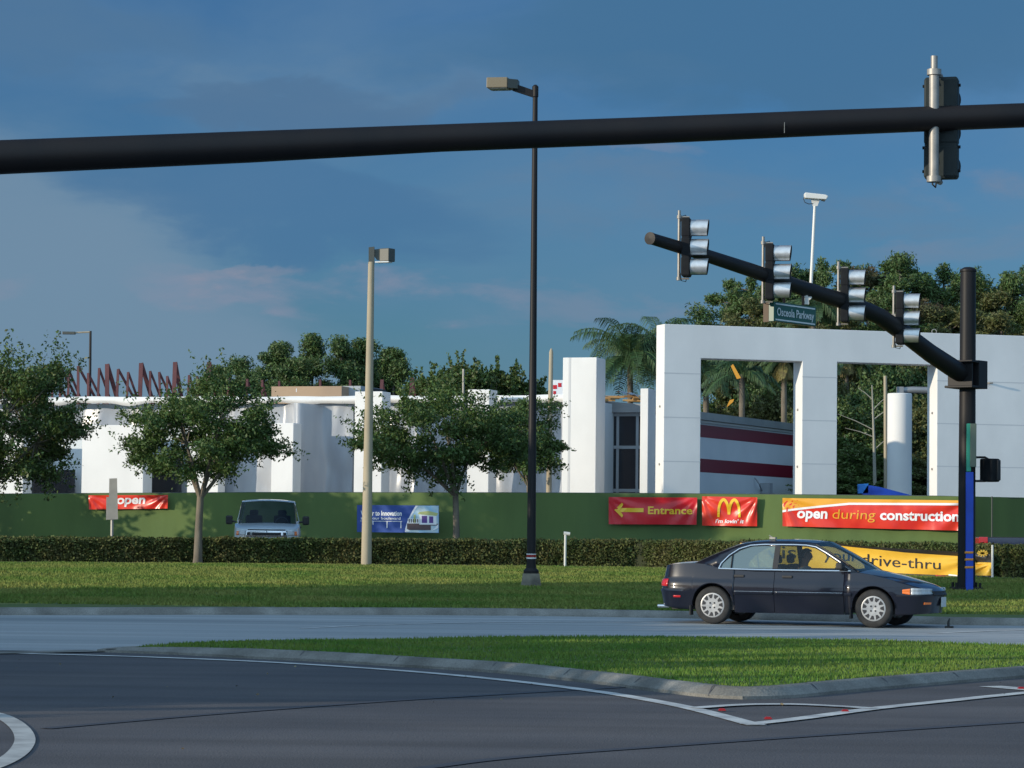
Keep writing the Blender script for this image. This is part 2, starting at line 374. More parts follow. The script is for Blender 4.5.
def raw_mesh(name, v, f, mat, parent=None, local=True):
    """fast numpy quads/tris mesh. v (n,3), f (m,k)"""
    if not local and parent is not None:
        inv = np.array(FRAME[parent.name].inverted()); v = v @ inv[:3, :3].T + inv[:3, 3]
    me = bpy.data.meshes.new(name); k = f.shape[1]
    me.vertices.add(len(v)); me.vertices.foreach_set('co', v.astype(np.float32).ravel())
    me.loops.add(f.size); me.loops.foreach_set('vertex_index', f.astype(np.int32).ravel())
    me.polygons.add(len(f)); me.polygons.foreach_set('loop_start', np.arange(0, f.size, k, dtype=np.int32))
    me.update(calc_edges=True); me.validate()
    me.materials.append(M[mat] if isinstance(mat, str) else mat)
    o = bpy.data.objects.new(name, me); C.objects.link(o)
    if parent: o.parent = parent; FRAME[o.name] = FRAME[parent.name]
    return o
def leaves(pos, size, aspect=0.55, flat=0.0, dirs=None, droop=0):
    """diamond leaves at pos (n,3): returns v,f"""
    n = len(pos); a = rng.normal(size=(n, 3)) if dirs is None else dirs + rng.normal(size=(n, 3)) * 0.35
    a[:, 2] *= (1 - flat); a[:, 2] -= droop; a /= np.linalg.norm(a, axis=1)[:, None] + 1e-9
    b = rng.normal(size=(n, 3)); b -= a * (a * b).sum(1)[:, None]; b /= np.linalg.norm(b, axis=1)[:, None] + 1e-9
    s = (size * rng.uniform(0.6, 1.35, n))[:, None]
    v = np.stack([pos - a * s * .5, pos + b * s * aspect * .5, pos + a * s * .5, pos - b * s * aspect * .5], 1).reshape(-1, 3)
    f = np.arange(4 * n).reshape(n, 4)
    return v, f
def fblob(c, r, n, shell=0.55):
    d = rng.normal(size=(n, 3)); d /= np.linalg.norm(d, axis=1)[:, None]
    rad = rng.uniform(shell, 1.0, n) ** 0.7
    return np.array(c) + d * rad[:, None] * np.array(r)

def enrich(m, scale, amt, stretch, seed, speck=0.0):
    """multiply in worn tracks / patches and fine aggregate speckle"""
    nt = m.node_tree; b = nt.nodes['Principled BSDF']; lk = b.inputs['Base Color'].links[0]; src = lk.from_socket
    t = nt.nodes.new('ShaderNodeTexCoord'); mpn = nt.nodes.new('ShaderNodeMapping'); mpn.inputs['Scale'].default_value = stretch; mpn.inputs['Location'].default_value = (seed, seed, 0); mpn.inputs['Rotation'].default_value = (0, 0, .25)
    nt.links.new(t.outputs['Object'], mpn.inputs[0])
    n = nt.nodes.new('ShaderNodeTexNoise'); n.inputs['Scale'].default_value = scale; n.inputs['Detail'].default_value = 4; nt.links.new(mpn.outputs[0], n.inputs[0])
    r = nt.nodes.new('ShaderNodeMapRange'); r.inputs[1].default_value = .36; r.inputs[2].default_value = .64; r.inputs[3].default_value = 1 - amt; r.inputs[4].default_value = 1 + amt; nt.links.new(n.outputs[0], r.inputs[0])
    n2 = nt.nodes.new('ShaderNodeTexNoise'); n2.inputs['Scale'].default_value = 55; n2.inputs['Detail'].default_value = 2; nt.links.new(t.outputs['Object'], n2.inputs[0])
    r2 = nt.nodes.new('ShaderNodeMapRange'); r2.inputs[1].default_value = .3; r2.inputs[2].default_value = .7; r2.inputs[3].default_value = 1 - speck; r2.inputs[4].default_value = 1 + speck; nt.links.new(n2.outputs[0], r2.inputs[0])
    mu = nt.nodes.new('ShaderNodeMath'); mu.operation = 'MULTIPLY'; nt.links.new(r.outputs[0], mu.inputs[0]); nt.links.new(r2.outputs[0], mu.inputs[1])
    vm = nt.nodes.new('ShaderNodeVectorMath'); vm.operation = 'SCALE'; nt.links.new(src, vm.inputs[0]); nt.links.new(mu.outputs[0], vm.inputs['Scale']); nt.links.new(vm.outputs[0], b.inputs['Base Color'])
enrich(M['asphalt'], .5, .17, (.35, 2.2, 1), 3.0, .30)
enrich(M['road'], .6, .16, (.10, 2.6, 1), 7.0, .12)
enrich(M['kerb'], 2.2, .18, (1, 1, 1), 2.0, .2)
enrich(M['fence'], .5, .10, (1.5, 1.5, .25), 4.0, .06)
enrich(M['white'], .5, .05, (1, 1, .35), 4.0, .02)

def fsoft(c, r, n):
    return np.array(c) + np.clip(rng.normal(size=(n, 3)), -2.1, 2.1) * 0.50 * np.array(r)
# ================================================================ GROUND
def sheet(name, pts, z, mat, kind='structure', thick=None):
    b = MB(); b.add([(p[0], p[1], z) for p in pts], [tuple(range(len(pts)))])
    return tag(b.build(name, mat), None, None, kind=kind)
def resample(pts, step):
    pts = [Vector(p[:2]) for p in pts]; cum = [0]
    for a, c in zip(pts, pts[1:]): cum.append(cum[-1] + (c - a).length)
    n = max(2, int(round(cum[-1] / step))); ss = np.linspace(0, cum[-1], n + 1)
    return [Vector((float(np.interp(s, cum, [p.x for p in pts])), float(np.interp(s, cum, [p.y for p in pts])))) for s in ss]
def smooth_px(px, n=6):
    """Catmull-Rom through pixel control points"""
    p = [Vector(q) for q in px]; p = [p[0] * 2 - p[1]] + p + [p[-1] * 2 - p[-2]]; out = []
    for i in range(1, len(p) - 2):
        for k in range(n):
            t = k / n; a, b, c, d = p[i - 1:i + 3]
            out.append(0.5 * ((2 * b) + (c - a) * t + (2 * a - 5 * b + 4 * c - d) * t * t + (3 * b - a - 3 * c + d) * t ** 3))
    out.append(p[-2]); return out
def pip(x, y, poly):
    c = np.zeros(len(x), bool); n = len(poly)
    for i in range(n):
        x1, y1 = poly[i][:2]; x2, y2 = poly[(i + 1) % n][:2]
        if y1 == y2: continue
        m = ((y1 > y) != (y2 > y)) & (x < (x2 - x1) * (y - y1) / (y2 - y1) + x1); c ^= m
    return c

struct(sheet('ground', [(-2500, -400), (2500, -400), (2500, 4000), (-2500, 4000)], -0.35, 'ground'))
struct(sheet('asphalt_road', [(-70, -25), (70, -25), (70, 56), (-70, 57)], 0.0, 'asphalt'))

far_px = smooth_px([(-400, 619), (-100, 616), (0, 615.5), (256, 615), (512, 616), (700, 619), (860, 622.5), (950, 625), (1024, 626), (1200, 628), (1500, 631)])
far_pts = [G(x, y, 0) for x, y in far_px]
isl_near_px = smooth_px([(97, 652), (180, 655), (256, 659), (330, 662.5), (400, 667), (460, 670.5), (512, 674.5), (560, 680), (600, 684.5), (650, 691), (700, 697), (732, 699.3), (765, 699.3), (800, 697.5), (850, 692.5), (930, 685.5), (1024, 678), (1200, 664.5), (1500, 645)])
isl_near = [G(x, y, 0) for x, y in isl_near_px]
isl_far_px = smooth_px([(1500, 633), (1200, 638), (1024, 637.5), (900, 633.5), (800, 631.5), (700, 629.7), (640, 629.0), (512, 629.2), (400, 631), (256, 635.5), (190, 639), (140, 643.5), (104, 650.3)])
isl_far = [G(x, y, float(np.interp(x, [104, 140, 256, 400], [0.0, .085, .16, .20]))) for x, y in isl_far_px]
TIPX = isl_near[0].x
def kh(x): return float(np.interp(x, [TIPX, TIPX + .5, TIPX + 1.9], [.04, .065, .105]))

# pale concrete turning road between the island and the far kerb
road_poly = [(p.x, p.y) for p in far_pts] + [(60, 25)] + [(p.x, p.y) for p in isl_far] + [(isl_near[0].x, isl_near[0].y)]
pl = G(40, 651.0, 0); pl2 = G(-400, 648, 0)
road_poly += [(pl.x, pl.y), (pl2.x, pl2.y)]
struct(sheet('concrete_road', road_poly, 0.004, 'road'))

def kerb(name, pts, side, mat='kerb', h=0.125, w=0.15, parent=None, flare=0.085):
    """pts: bottom front edge; side=+1 if the kerb body lies to the left of travel"""
    b = MB(); pts = resample(pts, 0.3); n = len(pts); vs = []
    k = 6
    for i, p in enumerate(pts):
        hh = h(p.x) if callable(h) else h
        prof = [(0, -0.03), (0.0, 0.03), (flare, hh - 0.02), (flare + 0.03, hh), (flare + w, hh + 0.004), (flare + w, -0.03)]
        t = (pts[min(i + 1, n - 1)] - pts[max(i - 1, 0)]).normalized(); nn = Vector((-t.y, t.x)) * side
        for a, z in prof: vs.append((p.x + nn.x * a, p.y + nn.y * a, z))
    fs = [(i * k + j, (i + 1) * k + j, (i + 1) * k + j + 1, i * k + j + 1) for i in range(n - 1) for j in range(k - 1)]
    b.add(vs, fs); return b.build(name, mat, parent, smooth=True, angle=50)
def offset_line(pts, d, side):
    n = len(pts); out = []
    for i, p in enumerate(pts):
        t = (Vector(pts[min(i + 1, n - 1)][:2]) - Vector(pts[max(i - 1, 0)][:2])).normalized()
        out.append(Vector((p[0] - t.y * side * d, p[1] + t.x * side * d)))
    return out
struct(kerb('far_kerb', far_pts, 1))
isl_loop = isl_near + list(isl_far)
struct(kerb('island_kerb', isl_loop + [isl_near[0]], 1, h=kh))
# kerb joints as thin dark cuts
def joints(name, pts, side, step):
    b = MB(); q = resample(pts, step)
    for i in range(2, len(q) - 1):
        if q[i].x < TIPX + 2.0: continue
        t = (q[i + 1] - q[i - 1]).normalized(); nn = Vector((-t.y, t.x)) * side
        c = q[i]
        for a0, z0, a1, z1 in ((-0.004, 0.02, 0.083, 0.090), (0.083, 0.090, 0.115, 0.109), (0.115, 0.109, 0.235, 0.113)):
            p0 = Vector((c.x + nn.x * a0, c.y + nn.y * a0, z0)); p1 = Vector((c.x + nn.x * a1, c.y + nn.y * a1, z1)); tt = Vector((t.x, t.y, 0)) * 0.007
            b.add([p0 - tt, p0 + tt, p1 + tt, p1 - tt], [(0, 1, 2, 3)])
    return b.build(name, 'line_dark', fixn=False)
struct(joints('kerb_joints', [Vector(p[:2]) for p in isl_near], 1, 1.52))

# island turf
in_near = [p for p in offset_line(isl_near, 0.22, 1) if p.x > TIPX + .35]; in_far = [p for p in offset_line(isl_far, 0.22, 1) if p.x > TIPX + .35]
turf_poly = [(p.x, p.y) for p in in_near] + [(p.x, p.y) for p in in_far]
def turf(name, poly, zfn, mat, cell=0.8):
    """triangulated sheet with gentle unevenness"""
    b = bmesh.new(); vs = [b.verts.new((x, y, zfn(x, y))) for x, y in poly]
    es = [b.edges.new((vs[i], vs[(i + 1) % len(vs)])) for i in range(len(vs))]
    bmesh.ops.triangle_fill(b, edges=es, use_beauty=True)
    bmesh.ops.recalc_face_normals(b, faces=b.faces)
    me = bpy.data.meshes.new(name); b.to_mesh(me); b.free(); me.materials.append(M[mat])
    o = bpy.data.objects.new(name, me); C.objects.link(o); return o
struct(turf('island_turf', turf_poly, lambda x, y: kh(x), 'soil'))

# verge: rises from the far kerb to the hedge
HB = [(-26.0, 74.5), (-13.9, 75.0), (-7.1, 77.3), (0, 78.6), (3.6, 78.2), (7.0, 74.5), (9.5, 70.5), (11.9, 67.0), (16.0, 62.5), (26, 57.5)]   # hedge front line
kb = offset_line(far_pts, 0.22, 1)
def hy(x):
    for (x0, y0), (x1, y1) in zip(HB, HB[1:]):
        if x0 <= x <= x1: return y0 + (y1 - y0) * (x - x0) / (x1 - x0)
    return HB[0][1] if x < HB[0][0] else HB[-1][1]
kx = [p.x for p in kb]; ky = [p.y for p in kb]
def kyf(x): return float(np.interp(x, kx, ky))
ZL = 0.46
def zv(x, y):
    a, b_ = kyf(x), hy(x)
    t = min(1, max(0, (y - a) / max(1, b_ - a))); s = t * t * (3 - 2 * t)
    return 0.125 + (ZL - 0.125) * (0.35 * t + 0.65 * s) + 0.03 * mnoise.noise(Vector((x * .25, y * .25, 0))) * min(1, t * 6) * min(1, (1 - t) * 6)
b = MB()
def vf(u, v):
    x = -26 + 52 * u; a = kyf(x); c = hy(x); y = a + (c - a) * v; return (x, y, zv(x, y))
b.grid(vf, 110, 22); struct(b.build('grass_verge', 'soil', smooth=True, angle=180))
b = MB(); b.add([(-160, 74.5, ZL - .01), (160, 57.0, ZL - .01), (160, 900, ZL - .01), (-160, 900, ZL - .01)], [(0, 1, 2, 3)])
# lot polygon follows the hedge line
vs = [(-160, 74.5)] + HB + [(160, 50), (160, 900), (-160, 900)]
bb = MB(); bb.add([(x, y, ZL) for x, y in vs], [tuple(range(len(vs)))]); struct(bb.build('parking_lot', 'lot'))
# bare strip of mulch along the foot of the hedge
b = MB()
def mf(u, v):
    x = -25 + 50 * u; c = hy(x); y = c - 1.1 + 1.9 * v; return (x, y, max(zv(x, y), ZL if y > c else 0) + 0.012 + 0.006 * (y > c))
b.grid(mf, 120, 3); struct(b.build('mulch_strip', 'mulch', smooth=True, angle=180))
# thin concrete edging in front of the mulch on the right
b = MB()
def ef(u, v):
    x = 6.0 + 19 * u; c = hy(x) - 1.0 + 0.16 * v; return (x, c, zv(x, c) + 0.035)
b.grid(ef, 40, 1); struct(b.build('concrete_edging', 'kerb'))

# ---- grass blades
def blades(name, n, xr, yr, inside, zf, h, w, mat, label):
    x = rng.uniform(*xr, n); y = rng.uniform(*yr, n); m = inside(x, y); x, y = x[m], y[m]
    k = np.array([mnoise.noise(Vector((a * 0.8, c * 0.8, 3))) for a, c in zip(x, y)])
    z = zf(x, y); n = len(x)
    a = rng.uniform(0, 2 * np.pi, n); lean = rng.normal(size=(n, 2)) * 0.4; hh = h * rng.uniform(0.55, 1.3, n) * (1 + 0.45 * k)
    ww = w * rng.uniform(0.6, 1.4, n)
    base = np.stack([x, y, z - 0.01], 1); dx = np.stack([np.cos(a) * ww, np.sin(a) * ww, np.zeros(n)], 1)
    tip = base + np.stack([lean[:, 0] * hh, lean[:, 1] * hh, hh + 0.01], 1)
    v = np.stack([base - dx, base + dx, tip], 1).reshape(-1, 3); f = np.arange(3 * n).reshape(n, 3)
    o = raw_mesh(name, v, f, mat); return tag(o, label, 'grass', kind='stuff')
xs = np.array([p[0] for p in turf_poly]); 
blades('island_grass', 380000, (-13, 13), (26, 47), lambda x, y: pip(x, y, turf_poly) & (np.abs(x) < y * 0.2 + 0.6), lambda x, y: np.interp(x, [TIPX, TIPX + .5, TIPX + 1.9], [.04, .065, .105]), 0.034, 0.010, 'grass', 'short bright green grass on the kerbed traffic island')
def vin(x, y):
    a = np.interp(x, kx, ky); c = np.interp(x, [p[0] for p in HB], [p[1] for p in HB]); return (y > a) & (y < c - 0.95) & (np.abs(x) < y * 0.2 + 0.6)
blades('verge_grass', 300000, (-17, 17), (49, 79), vin, lambda x, y: np.array([zv(a, c) for a, c in zip(x, y)]), 0.050, 0.026, 'vgrass', 'mown green grass on the rising verge below the hedge')

# ---- painted lines
def ribbon(name, px, width, z=0.008, mat='paint', kind='structure', sm=6):
    q = [G(x, y, 0) for x, y in (smooth_px(px, sm) if sm else px)]; q = [Vector((p.x, p.y)) for p in q]; n = len(q); b = MB(); vs = []
    for i, p in enumerate(q):
        t = (q[min(i + 1, n - 1)] - q[max(i - 1, 0)]).normalized(); nn = Vector((-t.y, t.x)) * width / 2
        vs += [(p.x + nn.x, p.y + nn.y, z), (p.x - nn.x, p.y - nn.y, z)]
    b.add(vs, [(2 * i, 2 * i + 1, 2 * i + 3, 2 * i + 2) for i in range(n - 1)])
    return struct(b.build(name, mat, fixn=False))
ribbon('edge_line', [(-40, 653), (20, 654), (100, 656), (180, 658.7), (256, 662), (330, 666.3), (420, 672.7), (512, 681.5), (600, 692.5), (660, 702.6), (700, 711), (757, 726)], 0.17)
ribbon('gore_line', [(748, 725.3), (800, 719.5), (874, 709.5), (950, 701.5), (1024, 693.8), (1200, 677)], 0.17, z=0.011)
ribbon('gore_line', [(694, 709.2), (742, 706), (792, 705.5), (835, 707.3), (874, 709.6)], 0.16, z=0.014)
ribbon('gore_line', [(990, 686.8), (1024, 689.6), (1080, 694)], 0.30)
ribbon('lane_line', [(300, 629), (380, 625.3), (512, 622.6), (640, 623)], 0.12, mat='paint', z=0.009)
ribbon('lane_line', [(930, 634), (985, 631.6), (1100, 628.5)], 0.14, mat='paint', z=0.009)
ribbon('lane_line', [(-60, 654.5), (30, 652.9), (95, 651.4)], 0.5, mat='kerb', z=0.012)
ribbon('dark_line', [(45, 729), (200, 715.5), (380, 702), (512, 694), (640, 686.5)], 0.12, mat='line_dark', z=0.006)  # thin, slightly darker lines across the asphalt
ribbon('dark_line', [(420, 769), (512, 758), (700, 744), (860, 733), (1024, 722)], 0.13, mat='line_dark', z=0.006)
for i, (x, y, l) in enumerate([(722, 711.5, 'red road stud nearest the near corner of the island'), (768, 720, 'red road stud at the point where the two white lines meet'),
                               (845, 712.5, 'red road stud on the line right of the gore tip'), (1021, 689.5, 'red road stud at the right edge of the picture')]):
    p = G(x, y, 0); b = MB(); s = 0.032
    b.prism([p + Vector((-s, -s, .008)), p + Vector((s, -s, .008)), p + Vector((s, s, .008)), p + Vector((-s, s, .008))], (0, 0, 0.006))
    b.add([p + Vector(v) for v in ((-s, -s, .014), (s, -s, .014), (s, s, .014), (-s, s, .014), (-s * .6, -s * .4, .028), (s * .6, -s * .4, .028), (s * .6, s * .4, .028), (-s * .6, s * .4, .028))],
          [(0, 1, 5, 4), (1, 2, 6, 5), (2, 3, 7, 6), (3, 0, 4, 7), (4, 5, 6, 7)])
    tag(b.build('road_stud', 'reflector'), l, 'road stud', 'red road studs')
# kerb nose of the neighbouring median at bottom left: a low kerb ring
M['nose'] = pbr('worn_curve_paint', (0.50, 0.50, 0.48), (0.33, 0.33, 0.32), 4, .8)
ring_px = [(-60, 712), (-25, 711.5), (0, 713.5), (18, 720), (31, 730), (35.5, 741), (30, 752), (18, 761), (0, 769), (-30, 778), (-60, 784)]
rp_ = [G(x, y, 0.0) for x, y in smooth_px(ring_px, 4)]
cl_ = offset_line(rp_, 0.075, -1); ci_ = offset_line(rp_, 0.15, -1); b = MB(); vs = []
for p, q in zip(rp_, ci_): vs += [(p.x, p.y, .007), (q.x, q.y, .007)]
b.add(vs, [(2 * i, 2 * i + 1, 2 * i + 3, 2 * i + 2) for i in range(len(rp_) - 1)]); struct(b.build('curved_line', 'nose', fixn=False))
# fallen leaves and grit
x = rng.uniform(-6, 7, 900); y = rng.uniform(19, 33, 900)
near = ~pip(x, y, [(p.x, p.y) for p in isl_near] + [(p.x, p.y) for p in isl_far])
x, y = x[near], y[near]; nn_ = len(x)
w_ = np.array([min(1, max(0.03, 1.2 - abs(yy - 28) / 3)) for yy in y]); sel = rng.uniform(size=nn_) < w_ * 0.22; x, y = x[sel], y[sel]
v, f = leaves(np.stack([x, y, np.full(len(x), 0.018)], 1), 0.032, 0.6, flat=0.9)
v[:, 2] = np.clip(v[:, 2], 0.006, 0.03)
M['litter'] = pbr('litter', (0.15, 0.12, 0.08), None, rough=0.9, island=0.6)
tag(raw_mesh('leaf_litter', v, f, 'litter'), 'scattered dry leaves and grit on the asphalt near the island', 'leaves', kind='stuff')

# ================================================================ HEDGE
hv = MB()
def hedge_pts(x0, x1, n, h, depth):
    x = rng.uniform(x0, x1, n); y0 = np.interp(x, [p[0] for p in HB], [p[1] for p in HB])
    k = np.array([mnoise.noise(Vector((a * 1.1, 0, 0))) for a in x]); k2 = np.array([mnoise.noise(Vector((a * 3.1, 9, 0))) for a in x])
    hh = h * np.interp(x, [-14, 0, 4], [.87, .95, 1.0]) * (1 + 0.06 * k + 0.05 * k2)
    face = rng.uniform(size=n) < 0.62
    z = np.where(face, rng.uniform(0.02, 1, n) ** 0.8 * hh, hh + rng.normal(size=n) * 0.025)
    bul = 0.07 * np.array([mnoise.noise(Vector((a * 2.2, 0, c * 3))) for a, c in zip(x, z)])
    d = np.where(face, rng.normal(size=n) * 0.05 - bul, rng.uniform(0, depth, n))
    return np.stack([x, y0 + 0.12 + d, ZL + z], 1)
def hedge(name, x0, x1, h, n, label):
    t = thing(name, label, 'hedge', (x0, hy(x0), ZL), 0, 'clipped hedges along the parking lot')
    v, f = leaves(hedge_pts(x0, x1, n, h, 1.0), 0.075, 0.6); raw_mesh('foliage', v, f, 'hedge', t, local=False)
    b = MB()
    def hf(u, vv):
        x = x0 + (x1 - x0) * u; y = hy(x); hq = h * float(np.interp(x, [-14, 0, 4], [.87, .95, 1.0])) * .93; prof = [(0.16, 0), (0.16, hq), (1.1, hq), (1.1, 0)]
        i = min(3, int(round(vv * 3))); return (x, y + prof[i][0], ZL + prof[i][1])
    b.grid(hf, 60, 3); b.build('branches', 'hedge_core', t)
hedge('clipped_hedge', -24, 6.4, 0.72, 110000, 'long clipped dark green hedge running from the left edge to behind the car')
hedge('clipped_hedge', 6.25, 24, 0.76, 60000, 'clipped green hedge at the right, with a yellow banner hung on it')
# ================================================================ TREES
def broadleaf(name, label, base, height, crown_c, crown_r, trunk_r, nclump, nleaf, leaf, mat, fork=0.45, group=None, seed=0, cr=0.62, wisp=0, cat='tree', bark='bark'):
    rr = np.random.default_rng(seed); global rng; keep = rng; rng = rr
    t = thing(name, label, cat, base, 0, group); base = Vector(base); cc = Vector(crown_c)
    cl = []
    for i in range(nclump * 30):
        d = rr.normal(size=3); d /= np.linalg.norm(d); k = rr.uniform(0.25, 1) ** 0.5
        p = np.array([d[0] * k, d[1] * k, d[2] * k]); 
        if p[2] < -0.25: p[2] = -0.25 - (abs(p[2]) - 0.25) * 0.8
        q = np.array(cc) + p * np.array(crown_r)
        if all(np.linalg.norm(q - c) > cr * 0.95 for c in cl): cl.append(q)
        if len(cl) >= nclump: break
    b = MB(); top = base + Vector((rr.normal() * .05, rr.normal() * .05, height * fork))
    b.tube([base + Vector((0, 0, -0.1)), base + Vector((0, 0, 0.15)), base.lerp(top, .5) + Vector((rr.normal() * .04, 0, 0)), top], [trunk_r * 1.35, trunk_r * 1.05, trunk_r * .9, trunk_r * .8], 12)
    mains = []
    nm = 6
    for i in range(nm):
        a = 2 * math.pi * i / nm + rr.uniform(-.4, .4); e = cc + Vector((math.cos(a) * crown_r[0] * .45, math.sin(a) * crown_r[1] * .45, rr.uniform(-.35, .35) * crown_r[2]))
        mid = top.lerp(e, .5) + Vector((rr.normal() * .12, rr.normal() * .12, -0.08 * height * .2 + rr.normal() * .05))
        b.tube([top - Vector((0, 0, 0.05)), mid, e], [trunk_r * .55, trunk_r * .38, trunk_r * .22], 8); mains.append(e); mains.append(mid)
    pos = []
    for c in cl:
        c = Vector(c); m = min(mains, key=lambda q: (q - c).length); mid = m.lerp(c, .5) + Vector((0, 0, -0.06)) + Vector(rr.normal(size=3) * .05)
        b.tube([m, mid, c], [trunk_r * .2, trunk_r * .12, trunk_r * .05], 5)
        rad = cr * rr.uniform(.75, 1.2)
        pos.append(fblob(c, (rad * 1.15, rad * 1.15, rad * .68), max(20, int(nleaf / len(cl))), 0.15))
        # ragged shoots leaving the clump
        for k in range(3 + wisp):
            o = np.array(c - cc) / np.array(crown_r); dn = o + rr.normal(size=3) * .5; dn /= np.linalg.norm(dn) + 1e-6; dn[2] += 0.2 * (wisp > 0)
            L = rad * rr.uniform(.9, 1.7 + 0.25 * wisp); s = rr.uniform(0.3, 1, 26)
            pos.append(np.array(c) + dn * (s * L)[:, None] + rr.normal(size=(26, 3)) * 0.055)
    b.build('trunk', bark, t, smooth=True)
    v, f = leaves(np.concatenate(pos), leaf, 0.5); raw_mesh('crown', v, f, mat, t, local=False)
    rng = keep; return t

def zat(px, py, Y): return P(px, py, Y).z
# street trees by the hedge
p = P(199, 562, 76.6)
broadleaf('oak_tree', 'small round crowned oak in front of the hedge, left of the parked van', (p.x, 76.3, 0.47), 3.6, P(207, 436, 76.8), (2.15, 2.0, 1.48), 0.115, 62, 27000, 0.10, 'oak', 0.50, 'young oaks along the hedge', 3, 0.42, wisp=2)
p = P(456, 535, 82)
broadleaf('oak_tree', 'broad crowned oak behind the hedge, between the pale and the black lamp posts', (p.x, 82, ZL), 3.6, P(440, 438, 82), (2.5, 2.2, 1.30), 0.105, 66, 29000, 0.105, 'oak', 0.56, 'young oaks along the hedge', 8, 0.45, wisp=2)
broadleaf('oak_tree', 'large feathery tree cut by the left edge of the picture', (P(-22, 540, 79).x, 79, ZL), 5.0, P(-2, 425, 79), (2.35, 2.2, 2.0), 0.14, 70, 34000, 0.11, 'oak2', 0.34, 'young oaks along the hedge', 14, 0.46, wisp=4)
broadleaf('oak_tree', 'darker oak behind the black lamp post, beside the wrapped building', (P(527, 530, 114).x, 114, ZL), 5.0, P(523, 438, 114), (1.5, 1.5, 1.7), 0.10, 34, 17000, 0.13, 'oak', 0.55, 'young oaks along the hedge', 21, 0.55)

# off-frame trees on the left whose shade crosses the road, the verge and the fence
def shade_tree(x, y, h, r, label, seed, dens=9000, zc=None, rz=None):
    broadleaf('shade_tree', label, (x, y, 0.2 if y < 70 else ZL), h, (x, y, zc if zc else h * .62), (r, r, rz if rz else h * .40), 0.16, 44, dens, 0.42, 'oak', 0.3, 'trees beside the road left of the picture', seed, 1.15)
SH = [(-19.5, 19.0, 4.3, 2.8), (-20, 24.0, 4.9, 2.9), (-20, 29, 4.9, 3.0), (-20, 34, 4.7, 3.0), (-20, 39.0, 5.4, 3.0), (-20.5, 44.5, 9.6, 3.0), (-20.5, 48.4, 9.4, 2.9)]
for i, (x, y, h, r) in enumerate(SH):
    shade_tree(x, y, h, r, ['roadside tree left of the picture, nearest the junction', 'second roadside tree left of the picture', 'third roadside tree left of the picture', 'fourth roadside tree left of the picture',
               'tall roadside tree left of the picture by the verge', 'slim tall tree left of the picture at the verge edge', 'tall tree left of the picture, set back from the road'][i], 40 + i)
def fence_shade(px, s, w, label, seed, h=2.6):
    D = 109.1 / (1 + .32 * (px - 512) / F); X = (px - 512) / F * D; x = X - .899 * s; y = D - .438 * s; drop = s * math.tan(R(SUN_E))
    broadleaf('lot_tree', label, (x, y, ZL), drop + 2.6, (x, y, ZL + drop + 0.6), (w, w, 2.1), 0.13, 30, 9000, 0.30, 'oak', 0.5, 'parking lot trees left of the picture', seed, 1.0)
fence_shade(30, 9, 2.4, 'lot tree left of the picture, furthest along the green fence', 61)
fence_shade(290, 18, 3.2, 'lot tree left of the picture, midway along the lot', 62)
fence_shade(530, 26, 2.3, 'lot tree left of the picture, wide crowned', 63)
fence_shade(630, 30, 2.2, 'lot tree left of the picture, closest to the hedge', 64)

# ---- pines
def pine_proto(name, label, h, spread, nclump, per, leaf, mat, seed, start=0.45, trunk=0.16, group=None, loc=(0, 0, 0), size=1.0, top=1.0, cone=False):
    rr = np.random.default_rng(seed); global rng; keep = rng; rng = rr
    t = thing(name, label, 'pine tree', loc, 0, group); L = Vector(loc)
    b = MB(); bend = Vector((rr.normal() * .3, rr.normal() * .3, 0))
    tr = [L + bend * (k / 6) ** 2 + Vector((0, 0, h * .97 * k / 6)) for k in range(7)]
    b.tube(tr, [trunk * (1 - .8 * k / 6) + .02 for k in range(7)], 8); pos = []
    for i in range(nclump):
        f = start + (1 - start) * (i + .5) / nclump; f = min(.99, f + rr.normal() * .03)
        z = h * f; w = spread * (math.sin(math.pi * min(1, (1 - f) / (1 - start) * .75 + .2)) ** .8) * rr.uniform(.5, 1.05) * top
        if cone: w = spread * (.25 + .75 * ((1 - f) / (1 - start)) ** .8) * rr.uniform(.25, 1.0)
        a = rr.uniform(0, 2 * math.pi); k = min(5, int(f * 6)); base = tr[k].lerp(tr[k + 1], f * 6 - k) if k < 6 else tr[-1]
        e = base + Vector((math.cos(a) * w, math.sin(a) * w, rr.uniform(.1, .5) * size))
        b.tube([base - Vector((0, 0, .25)), base.lerp(e, .55) + Vector((0, 0, -.15)), e], [trunk * .3, trunk * .18, .015], 5)
        rad = rr.uniform(.42, .74) * size
        pos.append(fsoft(e, (rad, rad, rad * .72), per))
        pos.append(fsoft(base.lerp(e, .6), (rad * .7, rad * .7, rad * .4), per // 4))
    pos.append(fblob(tr[-1], (.5 * size, .5 * size, .6 * size), per, .1))
    b.build('trunk', 'bark_d', t, smooth=True)
    v, f = leaves(np.concatenate(pos), leaf, 0.30); raw_mesh('crown', v, f, mat, t, local=False)
    rng = keep; return t
GP = 'pines behind the building'
far = (0, 0, 0)
def ptop(px, py, Y): return P(px, py, Y).z - ZL
def place(fn_or_root, px, Y): return (P(px, 500, Y).x, Y, ZL)
